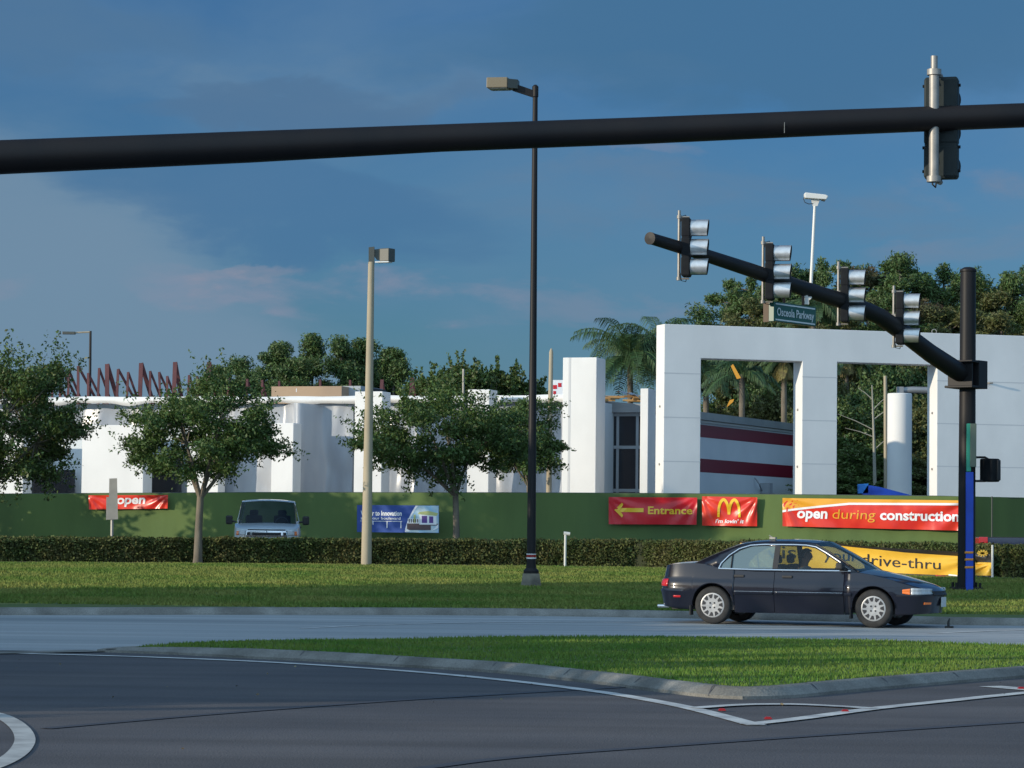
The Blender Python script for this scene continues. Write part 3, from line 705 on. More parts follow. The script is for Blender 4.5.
# back-left pine clump
H0 = ptop(311, 338, 190)
left = [  # px, py top, Y, label, variant
    (311, 336, 190, 'tallest pine with a dark pointed top above the tan rooftop box', 0),
    (272, 345, 192, 'round topped pine left of the tallest pine', 1),
    (240, 362, 195, 'low pine at the left end of the pine clump', 2),
    (338, 342, 188, 'pine right of the tallest pine', 2),
    (358, 341, 190, 'bushy pine just left of the pale lamp post', 1),
    (394, 349, 188, 'pine with an open side top right of the pale lamp post', 0),
    (290, 360, 186, 'short pine filling the gap in the pine clump', 1),
    (378, 362, 192, 'short dark pine behind the pale lamp post', 2),
    (218, 368, 198, 'small pine at the far left of the clump, behind the red trusses', 1)]
PV = {}
for px, py, Y, lab, k in left:
    h = ptop(px, py, Y)
    if k not in PV:
        PV[k] = (pine_proto('pine_tree', lab, h, [2.2, 2.6, 2.4][k], [40, 50, 44][k], 600, 0.25, 'pine', 70 + k, [.22, .28, .2][k], .17, GP, place(None, px, Y), 1.05, [.8, 1, .9][k], cone=True), h)
    else:
        r0, h0 = PV[k]; dup(r0, place(None, px, Y), random.uniform(0, 6.28), lab, (1, 1, h / h0))
# right-hand forest edge
PR = {}
right = [  # px, top, Y, label, variant, width scale
    (728, 290, 168, 'open branched pine standing free at the left end of the right hand wood', 3, 1.0),
    (745, 276, 176, 'thin pine just behind the open branched pine', 3, .8),
    (778, 272, 174, 'pine between the second signal head and the camera pole', 4, 1),
    (826, 260, 172, 'tall flat topped pine right of the camera pole', 3, .9),
    (846, 272, 176, 'pine behind the third signal head', 4, .9),
    (871, 268, 174, 'brown leaved tree between the third and fourth signal heads', 5, 1),
    (905, 256, 170, 'tallest tree of the wood, round topped, above the fourth signal head', 4, 1.15),
    (936, 266, 172, 'dark pine just left of the mast pole', 3, 1.1),
    (952, 274, 176, 'pine half hidden by the mast pole', 4, .9),
    (984, 290, 170, 'yellowish tree just right of the mast pole', 6, 1),
    (1006, 284, 174, 'olive tree near the right edge of the picture', 6, 1.05),
    (1026, 268, 172, 'tall pine cut by the right edge of the picture', 3, 1.1),
    (1045, 280, 168, 'pine just beyond the right edge of the picture', 4, 1.0),
    (758, 300, 166, 'olive green tree behind the street name sign', 6, .9),
    (800, 290, 166, 'bushy green tree behind the camera pole', 4, .9),
    (820, 300, 164, 'pale green tree low behind the mast arm', 6, .9),
    (860, 300, 164, 'olive tree above the second opening of the white frame', 6, 1),
    (893, 296, 163, 'dark tree above the right leg of the white frame', 4, 1),
    (925, 300, 164, 'rusty tinted tree left of the mast pole above the wall', 5, .8),
    (955, 308, 163, 'low olive tree behind the mast pole', 6, .9),
    (1000, 312, 162, 'low yellow green tree at the right above the wall', 6, .9)]
for px, py, Y, lab, k, ws in right:
    h = ptop(px, py, Y)
    if k not in PR:
        prm = {3: (2.7, 30, 620, 'pine', .45, 1.05), 4: (2.6, 54, 620, 'pine', .2, 1.15), 5: (2.2, 60, 560, 'pine3', .12, 1.1), 6: (2.7, 64, 560, 'pine2', .12, 1.15)}[k]
        PR[k] = (pine_proto('pine_tree', lab, h, prm[0], prm[1], prm[2], 0.25, prm[3], 90 + k, prm[4], .15, 'trees of the wood behind the white frame', place(None, px, Y), prm[5]), h)
    else:
        r0, h0 = PR[k]; dup(r0, place(None, px, Y), random.uniform(0, 6.28), lab, (ws, ws, h / h0))
# undergrowth seen through the frame's openings
under = [(700, 405, 152, 'dark bush at the left of the first frame opening'), (735, 400, 156, 'dark bush behind the middle of the striped building roof'), (775, 392, 155, 'bush behind the right end of the striped building roof'),
         (842, 400, 140, 'bright green bush left of the white cylinder'), (862, 440, 136, 'low green bush behind the blue boom'), (880, 385, 146, 'dark bush behind the white cylinder'),
         (915, 400, 142, 'dark bush right of the white cylinder'), (925, 450, 138, 'low bush at the right foot of the second opening'), (848, 470, 134, 'low bush at the left foot of the second opening'),
         (820, 380, 150, 'bush hidden behind the middle leg of the frame'), (650, 410, 160, 'bush behind the glazed corner'), (898, 360, 158, 'tall dark bush high in the second opening'), (850, 352, 160, 'tall bush high at the left of the second opening'),
         (760, 372, 162, 'tall dark bush between the palms'), (935, 345, 160, 'tall bush behind the right leg of the frame'), (800, 350, 164, 'tall bush behind the palms at the right of the first opening')]
ur = None
for i, (px, py, Y, lab) in enumerate(under):
    h = ptop(px, py, Y)
    if ur is None:
        x, y, z = place(None, px, Y); r_ = broadleaf('bush', lab, (x, y, z), h, (x, y, z + h * .55), (2.3, 2.0, h * .48), .10, 46, 24000, .19, 'pine2', .15, 'bushes behind the white frame', 33, .8, cat='bush', bark='bark_d'); ur = (r_, h)
    else: dup(ur[0], place(None, px, Y), random.uniform(0, 6.28), lab, (1.05, 1.05, h / ur[1]), swap={'olive_needles': M['oak2'] if i in (3, 4, 8) else M['pine']} if i in (3, 4, 8, 0, 5, 11, 13, 15, 10) else None)
# trees right of the first clump, above the wrapped roof
ol = [(432, 372, 178, 'oak top above the wrapped roof, left one'), (464, 361, 176, 'oak top with a thin pole through it, middle one'), (492, 366, 180, 'oak top above the wrapped roof, right one'), (517, 378, 182, 'low oak top beside the black lamp post'), (545, 388, 184, 'lowest oak top left of the white pier')]
o0 = None
for i, (px, py, Y, lab) in enumerate(ol):
    h = ptop(px, py, Y)
    if o0 is None:
        x, y, z = place(None, px, Y); r_ = broadleaf('background_tree', lab, (x, y, z), h, (x, y, z + h * .66), (2.0, 2.0, h * .33), .16, 38, 13000, .26, 'oak2', .35, 'oaks behind the wrapped roof', 55, .75, wisp=1); o0 = (r_, h)
    else: dup(o0[0], place(None, px, Y), random.uniform(0, 6.28), lab, (1, 1, h / o0[1]))

# ---- palms
def palm(label, px, py, Y, nfr, length, seed, mat='palm', dry=0, droop=1.0):
    rr = np.random.default_rng(seed); x, y, z = place(None, px, Y); top = P(px, py, Y)
    t = thing('palm_tree', label, 'palm', (x, y, z), 0, 'palms behind the building'); b = MB()
    b.tube([Vector((x, y, z - .1)), Vector((x + .05, y, (z + top.z) / 2)), Vector((x, y, top.z - .3)), Vector((x, y, top.z + .2))], [.22, .16, .15, .10], 12); b.build('trunk', 'bark', t, smooth=True)
    def fr_build(n, m, name, dd):
        V = []; b2 = MB()
        for i in range(n):
            a = 2 * math.pi * i / n * 2.4 + rr.uniform(-.3, .3); el = rr.uniform(.15, 1.25) if not dd else rr.uniform(-1.1, -.6)
            Lf = length * rr.uniform(.8, 1.1) * (.6 if dd else 1); p = np.array([x, y, top.z + .1]); d = np.array([math.cos(a) * math.cos(el), math.sin(a) * math.cos(el), math.sin(el)]); pts = []
            ns = 16
            for s in range(ns):
                pts.append(p.copy()); p = p + d * Lf / ns; d[2] -= .16 * droop * (0.5 if dd else 1); d /= np.linalg.norm(d)
            b2.tube([Vector(q) for q in pts], [.035 * (1 - s / ns) + .008 for s in range(ns)], 4)
            for s in range(2, ns):
                tdir = pts[s] - pts[s - 1]; tdir /= np.linalg.norm(tdir); side = np.cross(tdir, [0, 0, 1]); side /= np.linalg.norm(side) + 1e-6
                for sg in (-1, 1):
                    for k in range(3):
                        q = pts[s - 1] + (pts[s] - pts[s - 1]) * (k / 3 + rr.uniform(0, .3)); l = length * .27 * math.sin(math.pi * (s / ns * .8 + .15)) * rr.uniform(.75, 1.15)
                        e1 = q + (side * sg * .8 + tdir * .45 + np.array([0, 0, .05])) * l * .5; e2 = e1 + (side * sg * .35 + tdir * .3 + np.array([0, 0, -.9])) * l * .6
                        w = tdir * .019; V += [q - w, q + w, e1 + w * 1.3, e1 - w * 1.3, e1 - w * 1.3, e1 + w * 1.3, e2 + w * .3, e2 - w * .3]
        V = np.array(V); inv = np.array(FRAME[t.name].inverted())
        raw_mesh(name, V, np.arange(len(V)).reshape(-1, 4), m, t, local=False)
        return b2
    b2 = fr_build(nfr, mat, 'fronds', False); b2.build('frond_ribs', 'palm', t)
    if dry: fr_build(dry, 'palm_dry', 'dead_fronds', True).build('dead_frond_ribs', 'palm_dry', t)
    return t
palm('feathery palm with drooping fronds left of the white frame', 629, 364, 150, 40, 4.0, 5, droop=.85)
palm('second palm partly behind the left leg of the frame', 660, 352, 154, 34, 3.8, 6, droop=.85)
palm('young palm with orange stalks behind the striped building', 741, 378, 143, 18, 2.6, 7, droop=.7)
palm('palm with yellowing skirt at the right of the first opening', 783, 362, 147, 16, 2.2, 8, dry=14)
palm('palm with hanging dead fronds at the left of the second opening', 845, 360, 150, 14, 2.0, 9, dry=14)
palm('palm at the left of the first opening', 705, 372, 150, 22, 3.4, 10)
palm('palm behind the mast arm above the frame', 812, 312, 158, 20, 3.2, 12)
# bare sapling in the second opening
b = MB(); q = lambda x, y: P(x, y, 133)
b.tube([q(875, 500), q(874, 440), q(872, 385)], [.10, .07, .03], 6)
for a, c in [((874, 430), (838, 414)), ((874, 437), (845, 428)), ((873, 410), (888, 396)), ((873, 420), (900, 402)), ((874, 450), (892, 436)), ((873, 400), (858, 388))]:
    b.tube([q(*a), q((a[0] + c[0]) / 2, (a[1] + c[1]) / 2 - 1), q(*c)], [.03, .022, .01], 5)
M['bare'] = pbr('bare_bark', (0.30, 0.29, 0.24), None, rough=0.9)
tag(b.build('bare_tree', 'bare', smooth=True), 'leafless grey sapling left of the white cylinder', 'tree')
# ================================================================ BUILDINGS
U18 = Vector((math.cos(R(18)), -math.sin(R(18)), 0)); B18 = Vector((math.sin(R(18)), math.cos(R(18)), 0))
def along(A, u, px, py=430):
    k = P(px, py, 1.0).x; return (k * A.y - A.x) / (u.x - k * u.y)
def pier(b, pxl, pxr, pxs, pytop, Y, u=U18, back=B18, z0=None, mi=0, d=None):
    """box whose front runs pxl..pxr and whose receding side reaches pxs"""
    A = P(pxl, pytop, Y); zt = A.z; w = along(A, u, pxr); Bp = A + u * w
    if d is None: d = abs(along(Bp if pxs > pxr else A, back, pxs))
    z0 = ZL if z0 is None else z0
    pts = [A, A + u * w, A + u * w + back * d, A + back * d]
    b.prism([Vector((p.x, p.y, z0)) for p in pts], (0, 0, zt - z0), mi); return A, w, d, zt

# --- white free-standing portal frame
aF = R(17); uF = Vector((math.cos(aF), math.sin(aF), 0)); bF = Vector((-math.sin(aF), math.cos(aF), 0))
A = P(664.5, 323.9, 112); ZT = A.z; A0 = Vector((A.x, A.y, 0))
dF = abs(along(A0, bF, 656.3)) * 1.1; 
s1, s2, s3, s4, s5 = [along(A0, uF, x) for x in (700.5, 802, 837, 937, 1130)]
def ztop(px, py, s): q = A0 + uF * s; return P(px, py, q.y).z
h1 = ztop(700, 358.3, s1); h2 = ztop(837, 362, s3)
t = thing('portal_frame', 'tall white stucco frame with two big square openings behind the red banners', 'frame', (A.x, A.y, ZL))
out_ = [(0, ZL), (0, ZT), (s5, ZT), (s5, ZL), (s4, ZL), (s4, h2), (s3, h2), (s3, ZL), (s2, ZL), (s2, h1), (s1, h1), (s1, ZL)]
b = MB(); b.prism([A0 + uF * s + Vector((0, 0, z)) for s, z in out_], bF * dF); b.build('frame', 'white', t, bevel=0.02)
# panel joints and small fixings
zj = [P(680, y, 112.3).z for y in (373.5, 417.5, 461.5)]
for z in zj:
    for sa, sb in ((0, s1), (s2, s3), (s4, s5)):
        p0 = A0 + uF * sa - bF * 0.004; p1 = A0 + uF * sb - bF * 0.004
        b = MB(); b.add([p0 + Vector((0, 0, z - .02)), p1 + Vector((0, 0, z - .02)), p1 + Vector((0, 0, z + .02)), p0 + Vector((0, 0, z + .02))], [(0, 1, 2, 3)]); b.build('panel_joint', 'white_joint', t, fixn=False)
b = MB()
for s, sg in ((0, -1), (s2, -1), (s4, -1)):
    for z in (P(660, 406, 112).z, P(660, 464, 112).z):
        c = A0 + uF * (s - 0.004) + bF * dF * .45 + Vector((0, 0, z)); b = MB(); b.lathe([(0.001, .03), (.05, .03), (.05, 0)], c, -uF, 10); b.build('anchor', 'galv', t)
b = MB(); c = A0 + uF * along(A0, uF, 988); c.z = ztop(988, 383, along(A0, uF, 988)); b.tube([c - bF * .0, c - bF * .16, c - bF * .18 + uF * .12], .045, 6); b.build('anchor', 'galv', t); b = MB()
c = A0 + uF * along(A0, uF, 937) + bF * .3; c.z = ZT + .08
b.tube([c + Vector((math.cos(a) * .10, 0, math.sin(a) * .10)) for a in [k * .7 for k in range(10)]], .018, 5)
b.build('anchor', 'galv', t)

# --- the restaurant under construction: wrapped core, piers, parapet
t = thing('wrapped_building', 'white building under construction, wrapped in plastic film with square white piers', 'building', (P(300, 500, 128).x, 128, ZL))
L0 = P(-90, 470, 134.5); L0 = Vector((L0.x, L0.y, 0))
zr = P(330, 404.5, 129).z
def Lp(s, z, f=0): q = L0 + U18 * s - B18 * f; return Vector((q.x, q.y, z))
sE = along(L0, U18, 604)
b = MB(); b.prism([Lp(0, ZL), Lp(sE, ZL), Lp(sE, ZL) + B18 * 14, Lp(0, ZL) + B18 * 14], (0, 0, zr - ZL)); b.build('core', 'siding', t)
def wrap(name, pxa, pxb, pya, z0, z1, amp, seed, f=.35, ridges=()):
    sa, sb = along(L0, U18, pxa), along(L0, U18, pxb); b = MB()
    def fn(u, v):
        s = sa + (sb - sa) * u; z = z0 + (z1 - z0) * v
        d = amp * (mnoise.noise(Vector((s * .9, z * .25, seed))) + .45 * mnoise.noise(Vector((s * 2.7, z * .8, seed + 5))) + .5 * abs(mnoise.noise(Vector((s * .7 + z * .35, z * .5, seed + 9)))))
        for rs, rw, ra in ridges: d += ra * math.exp(-((s - along(L0, U18, rs)) / rw) ** 2)
        return Lp(s, z + .05 * mnoise.noise(Vector((s * 1.3, 0, seed))) * (v > .9), f + d)
    b.grid(fn, 80, 46); return b.build(name, 'plastic', t, smooth=True, angle=180)
wrap('plastic_wrap', 212, 356, 0, ZL, zr - .05, .10, 3.1, ridges=((310, .60, 1.15),))
wrap('plastic_wrap', 388, 600, 0, ZL, zr - .15, .18, 8.7)
wrap('plastic_wrap', -60, 212, 0, P(100, 426, 132).z, zr - .25, .14, 5.2, f=.15)
# white parapet cap
b = MB()
def cap(u, v):
    s = sE * u; z = zr + .30 - (.34 + .16 * mnoise.noise(Vector((s * .8, 0, 7)))) * v + .07 * mnoise.noise(Vector((s * .35, 0, 2))); return Lp(s, z, .75 + .15 * math.sin(v * 3) + .05 * mnoise.noise(Vector((s, v, 1))))
b.grid(cap, 90, 4); b.grid(lambda u, v: Lp(sE * u, zr + .30 + .05 * mnoise.noise(Vector((sE * u * .35, 0, 2))), .75 - 2.0 * v), 60, 2)
b.build('parapet_film', 'white', t, smooth=True, angle=60)
for pl, pr, ps, py, Y in ((272, 293.5, 301.5, 423, 125.5), (355, 382, 390.3, 391.5, 124), (468, 489, 497, 389.5, 122.8), (563, 596, 605, 357.6, 121)):
    b = MB(); pier(b, pl, pr, ps, py, Y); b.build('pier', 'white', t, bevel=.02)
b = MB(); Aq = P(563, 357.6, 121); w = along(Aq, U18, 570.0)
q0 = Aq + U18 * (w - .09) - B18 * .004; b.prism([Vector((q0.x, q0.y, ZL)), Vector((q0.x, q0.y, Aq.z)), Vector((q0.x, q0.y, Aq.z)) + U18 * .10, Vector((q0.x, q0.y, ZL)) + U18 * .10], -B18 * .003); b.build('reveal_groove', 'white_joint', t)
for pl, pr, ps, py, Y in ((82.5, 144, 153, 425, 128.5), (188, 219, 226, 425, 128.2), (-14, 24, 33, 430, 129.5), (-70, -34, -26, 430, 130)):
    b = MB(); pier(b, pl, pr, ps, py, Y); b.build('wall_panel', 'white', t, bevel=.02)
b = MB(); pier(b, 640.5, 648, 655.5, 388.5, 119.5); b.build('pier', 'white', t, bevel=.02)
for xa, xb in ((34, 81), (154, 187)):
    b = MB(); sa, sb = along(L0, U18, xa), along(L0, U18, xb); b.prism([Lp(sa, ZL, .6), Lp(sb, ZL, .6), Lp(sb, P(60, 470 if xa < 100 else 455, 132).z, .6), Lp(sa, P(60, 470 if xa < 100 else 455, 132).z, .6)], B18 * .1); b.build('window', 'glass_b', t)
# glazed corner bay
gY = 125.5; G0 = P(598, 405, gY); wg = along(G0, U18, 642); zt_ = P(620, 413, gY).z
def gp(s, z, f=0): q = G0 + U18 * s - B18 * f; return Vector((q.x, q.y, z))
b = MB(); b.prism([gp(0, ZL), gp(wg, ZL), gp(wg, zt_), gp(0, zt_)], B18 * .2); bay = b.build('glazed_bay', 'glass_b', t)
b = MB()
for px in (604.5, 618, 637.5):
    s = along(G0, U18, px); b.prism([gp(s - .06, ZL, .05), gp(s + .06, ZL, .05), gp(s + .06, zt_, .05), gp(s - .06, zt_, .05)], B18 * .045)
for py in (415, 447.5, 490.5):
    z = P(620, py, gY).z; b.prism([gp(0, z - .07, .07), gp(wg, z - .07, .07), gp(wg, z + .07, .07), gp(0, z + .07, .07)], B18 * .018)
b.build('mullion_frame', 'grey', bay)
b = MB(); b.prism([gp(-.2, zt_, .3), gp(wg + .3, zt_, .3), gp(wg + .3, zt_ + .35, .3), gp(-.2, zt_ + .55, .3)], B18 * 3); b.build('roof_edge', 'eave', t)
b = MB(); z = zt_ + .5
for k in range(9):
    s = rng.uniform(0, wg); c = gp(s, z + rng.uniform(-.02, .35), rng.uniform(-1.2, .1)); b.box(c, (rng.uniform(.5, 1.3), .12, .09), rng.uniform(-.5, .5))
b.build('stacked_planks', 'wood', t)
b = MB(); b.grid(lambda u, v: gp(wg * (.45 + .6 * u), z + .42 - .35 * u * u + .12 * mnoise.noise(Vector((u * 5, v * 3, 0))), .25 - 1.6 * v), 14, 8); b.build('tarp', 'plastic', t, smooth=True)
b = MB(); q = lambda x, y: P(x, y, 127)
b.prism([q(552, 380), q(565, 380), q(565, 401), q(552, 401)], (0, .08, 0)); brd = b.build('site_board', 'ban_white', t)
b = MB(); 
for x0, y0, x1, y1 in ((553, 385, 557, 389), (558, 383, 561.5, 387), (553.2, 391, 556, 398)):
    b.prism([q(x0, y0) - Vector((0, .01, 0)), q(x1, y0) - Vector((0, .01, 0)), q(x1, y1) - Vector((0, .01, 0)), q(x0, y1) - Vector((0, .01, 0))], (0, .005, 0))
b.build('red_marks', 'ban_red', brd)
# rooftop unit and steel
b = MB(); pier(b, 271.5, 341, 341.5, 386.5, 133, z0=zr, d=3); ru = b.build('rooftop_unit', 'tan', t)
b = MB(); pier(b, 341.6, 360, 361, 386.0, 132.9, z0=zr, d=3); b.build('side_panel', 'grey', ru)
b = MB(); pier(b, 360.5, 371, 372, 388, 133.4, z0=zr, d=2); b.build('side_panel', 'dark', ru)
b = MB(); q = lambda x, y: P(x, y, 132.6); b.prism([q(296, 388.5), q(301, 388.5), q(301, 392), q(296, 392)], (0, .02, 0)); b.build('notice', 'ban_white', ru)
b = MB(); b.prism([q(331, 388), q(339, 388.3), q(339, 390.3), q(331, 390)], (0, .02, 0)); b.build('vent', 'ban_dark', ru)
TR = [(52, 372, 0, 16, .8), (69, 371, -1, 12, .8), (88, 373, 0, 14, .8), (128, 372, -1, 10, .8), (150, 371, 0, 12, .8), (167, 376, 0, 9, .8), (197, 376, 0, 8, .8), (60, 366, 0, 18, .9), (78, 366, 0, 19, .9), (99, 368, -1, 11, .8), (107, 364, 0, 10, 1.5), (118, 369, -1, 18, .9), (141, 363, -1, 11, 1.5), (159, 372, 1, 14, .8), (175, 362, -1, 6, 1.5), (189, 375, -1, 8, .8),
      (209, 362, -1, 6, 1.5), (228, 377, 0, 8, .8), (247, 379, 0, 7, .8), (262, 380, 0, 5, .8), (279, 381, 0, 5, .7), (320, 379.5, 0, 3, .8), (350, 380, 0, 3, .8), (382, 379.5, -1, 3, 1.2), (412, 378, -1, 3, 1.3)]
for x, y, dx, fx, k in TR:
    Y = 139.0; b = MB(); ap = P(x, y, Y); zb = zr + .28
    l = P(x + dx * 1.5, 400, Y); r_ = P(x + fx, 400, Y); r2 = .085 * k
    for e in (Vector((l.x, Y, zb)), Vector((r_.x, Y + .8, zb))):
        dv = (e - ap).normalized(); sd = Vector((0, 1, 0)); wv = dv.cross(sd).normalized() * r2 * .8; th = sd * .12
        b.prism([ap - wv, ap + wv, e + wv, e - wv], th)
    b.build('steel_truss', 'steel_red', t)
b = MB(); q0 = P(40, 399, 139); q1 = P(430, 399, 137); b.box(((q0.x + q1.x) / 2, 139.3, zr + .2), (q1.x - q0.x, .3, .25)); b.build('steel_beam', 'steel_red', t)

# --- striped side building seen through the first opening
ang = R(67); uS = Vector((math.cos(ang), math.sin(ang), 0)); t = thing('striped_building', 'pale grey building side with two maroon stripes behind the white frame', 'building', (P(690, 500, 122).x, 122, ZL))
S0 = P(683, 412, 122.0); S0 = Vector((S0.x, S0.y, 0)); W = along(S0, uS, 822); nS = Vector((math.sin(ang), -math.cos(ang), 0))
Yc = (S0 + uS * along(S0, uS, 700)).y
def sz(py): return P(700, py, Yc).z
def spanel(name, za, zb, mat, f=0.0, th=.2, wa=0, wb=None, par=None):
    wb = W if wb is None else wb; b = MB(); o = nS * f
    b.prism([S0 + uS * wa + o + Vector((0, 0, za)), S0 + uS * wb + o + Vector((0, 0, za)), S0 + uS * wb + o + Vector((0, 0, zb)), S0 + uS * wa + o + Vector((0, 0, zb))], -nS * th); return b.build(name, mat, par or t)
spanel('side_wall', ZL, sz(420), 'siding', 0, .5)
spanel('maroon_stripe', sz(437), sz(424.5), 'stripe', .006, .005); spanel('maroon_stripe', sz(472), sz(458.5), 'stripe', .006, .005)
spanel('eave', sz(420) + .001, sz(412.5), 'eave', .28, 1.2)
spanel('gutter', sz(422.5), sz(420.3), 'signwhite', .12, .11)
b = MB(); s0 = along(S0, uS, 754); zz = ZL
b.tube([S0 + uS * s0 + nS * .05 + Vector((0, 0, sz(474))), S0 + uS * (s0 + .1) + nS * .25 + Vector((0, 0, sz(481))), S0 + uS * (s0 + .9) + nS * .1 + Vector((0, 0, sz(487))), S0 + uS * (s0 + 3) + nS * .1 + Vector((0, 0, sz(491)))], .04, 6)
b.box(S0 + uS * (s0 + 1.2) + nS * .12 + Vector((0, 0, sz(485))), (.5, .7, .5), ang); b.build('meter_box', 'grey', t)

# white cylinder, post, pipe and blue boom
c = P(899.3, 500, 129); rc = 12.2 / F * 129; b = MB(); zt2 = P(899, 393.5, 129).z
b.lathe([(rc, ZL), (rc, zt2 - .03), (rc - .03, zt2), (0.001, zt2)], (c.x, 129, 0), (0, 0, 1), 40)
tag(b.build('white_column', 'white', smooth=True), 'thick round white column standing in the second opening of the frame', 'column')
b = MB(); b.tube([P(886, 505, 131), P(885.3, 376, 131)], [.10, .08], 10); tag(b.build('concrete_post', 'conc', smooth=True), 'thin pale concrete post just left of the white round column', 'post')
b = MB(); b.tube([P(898, 391, 131.5), P(912, 390, 131.5), P(930, 390.5, 131.5)], .17, 10); b.box(P(900, 390, 131.4), (.3, .3, .3))
o = b.build('pipe', 'eave', smooth=True); tag(o, 'grey horizontal duct poking out behind the top of the white column', 'duct')
t = thing('boom_lift', 'blue boom of a lift showing above the fence below the white column', 'lift', (P(885, 500, 120).x, 120, ZL)); b = MB()
q = lambda x, y: P(x, y, 120)
b.prism([q(868, 485), q(880, 487), q(930, 500), q(930, 509), q(890, 506), q(862, 494)], (0, .35, 0)); b.build('boom', 'blue', t)
b = MB(); b.prism([q(859, 484), q(868.3, 483.5), q(868.3, 493), q(859, 493.5)], (0, .5, 0)); M['blue_hi'] = pbr('bright_blue', (.02, .22, .70), None, rough=.4); b.build('boom_head', 'blue_hi', t)
b = MB(); cb = q(920, 505); b.box((cb.x, 120.6, ZL + .75), (2.2, 1.2, .7)); b.build('chassis', 'blue', t)
for dx in (-.75, .75):
    for dy in (0, 1.2): b = MB(); b.lathe([(.001, 0), (.36, 0), (.36, .25), (.001, .25)], (cb.x + dx, 120 + dy, ZL + .36), (0, 1, 0), 20); b.build('wheel', 'rubber', t)
b = MB(); b.prism([P(741, 378, 141.0), P(733, 364, 141), P(731, 366, 141), P(737, 379, 141)], (0, .1, 0)); b.prism([P(727, 407, 141), P(733, 402, 141), P(734, 399, 141), P(730, 400, 141)], (0, .2, 0))
M['amber_leaf'] = pbr('amber_leaf', (.70, .32, .03), None, rough=.6); tag(b.build('orange_streamer', 'amber_leaf'), 'small orange scraps hanging in the palms behind the striped roof', 'streamer')
# site cabin roof at far left
# ================================================================ FENCE
def Yf(px): return 109.1 / (1 + .32 * (px - 512) / F)
def fz(px):  # top of the fence in the picture
    return float(np.interp(px, [-300, 0, 256, 512, 640, 768, 966], [496, 494, 492.5, 492.8, 493.4, 494.5, 496.5]))
t = thing('construction_fence', 'long fence covered in green mesh fabric behind the hedge', 'fence', (P(512, 500, 109).x, 109, ZL))
b = MB()
def ff(u, v):
    px = -300 + 1267 * u; Y = Yf(px); top = P(px, fz(px), Y).z; x = P(px, 500, Y).x
    d = .06 * mnoise.noise(Vector((x * .5, v * 1.3, 0))) + .04 * abs(math.sin(x * math.pi / 2.4)) + .02 * mnoise.noise(Vector((x * 3, v * 3, 1)))
    return Vector((x, Y - d, ZL - .05 + (top - ZL + .05) * v))
b.grid(ff, 420, 8); b.build('mesh_fabric', 'fence', t, smooth=True, angle=180)
b = MB(); cF = P(967, 496.5, Yf(967)); ur = Vector((math.cos(R(34)), math.sin(R(34)), 0))
def f2(u, v):
    s = 14 * u; q = cF + ur * s; d = .05 * mnoise.noise(Vector((s * .6, v, 4))); return Vector((q.x, q.y - d, ZL - .05 + (cF.z - ZL + .05) * v))
b.grid(f2, 60, 8); b.build('mesh_fabric', 'fence', t, smooth=True, angle=180)
b = MB(); pts = [P(px, fz(px) + .3, Yf(px) + .06) for px in range(-300, 968, 40)] + [cF + Vector((0, .06, -.03)), cF + ur * 14 + Vector((0, .06, -.03))]
b.tube(pts, .04, 6)
for i in range(-6, 33): 
    px = i * 31; q = P(px, fz(px), Yf(px) + .08); b.tube([(q.x, q.y, ZL - .1), (q.x, q.y, q.z)], .03, 6)
M['fencepost'] = pbr('fence_post', (.04, .05, .04), None, rough=.6)
b.build('rail_and_posts', 'fencepost', t)

# ================================================================ BANNERS
def text_mesh(s, bold=0.0, shear=0.0):
    cu = bpy.data.curves.new('t', 'FONT'); cu.body = s; cu.size = 1; cu.offset = bold; cu.shear = shear; cu.resolution_u = 3
    o = bpy.data.objects.new('t', cu); C.objects.link(o); dg = bpy.context.evaluated_depsgraph_get(); dg.update()
    me = bpy.data.meshes.new_from_object(o.evaluated_get(dg)); bpy.data.objects.remove(o); return me
def text_on(s, fn, u0, u1, vb, vh, mat, parent, bold=0.0, shear=0.0, h=.012, name='lettering'):
    """fn(u,v,h) maps the banner; u0..u1 text extent, vb baseline, vh cap height (0.70 em)"""
    me = text_mesh(s, bold, shear); b_ = bmesh.new(); b_.from_mesh(me)
    bmesh.ops.triangulate(b_, faces=b_.faces); bmesh.ops.subdivide_edges(b_, edges=[e for e in b_.edges if e.calc_length() > .25], cuts=1)
    xs_ = [v.co.x for v in b_.verts]; x0, x1 = min(xs_), max(xs_); inv = FRAME[parent.name].inverted()
    for v in b_.verts:
        v.co = inv @ fn(u0 + (v.co.x - x0) / (x1 - x0) * (u1 - u0), vb + v.co.y / .70 * vh, h)
    b_.to_mesh(me); b_.free(); me.materials.clear(); me.materials.append(M[mat]); me.name = name
    o = bpy.data.objects.new(name, me); C.objects.link(o); o.parent = parent; FRAME[o.name] = FRAME[parent.name]; return o
def banner_fn(TL, TR, BR, BL, Yfn, folds, off=.24):
    TL, TR, BR, BL = map(Vector, (TL, TR, BR, BL))
    def fn(u, v, h=0):
        px = (BL.lerp(BR, u)).lerp(TL.lerp(TR, u), v); d = folds(u, v)
        return P(px.x, px.y, Yfn(px.x) - off - d - h)
    return fn
def folds(seed, amp=.03, W=3.0, H=1.0):
    """sag folds fanning from the top corners plus small wrinkles"""
    def f(u, v):
        x, y = u * W, v * H; d = 0
        for cx in (0, W):
            a = math.atan2(H - y + .05, abs(x - cx) + .05); rr_ = math.hypot(H - y, x - cx)
            d += math.sin(a * 13 + seed) * math.exp(-rr_ / (.45 * W + .3)) * min(1, rr_ * 2.5)
        d += .8 * mnoise.noise(Vector((x * 1.1, y * 1.4, seed))) + .35 * mnoise.noise(Vector((x * 3, y * 2.6, seed + 3)))
        return amp * d
    return f
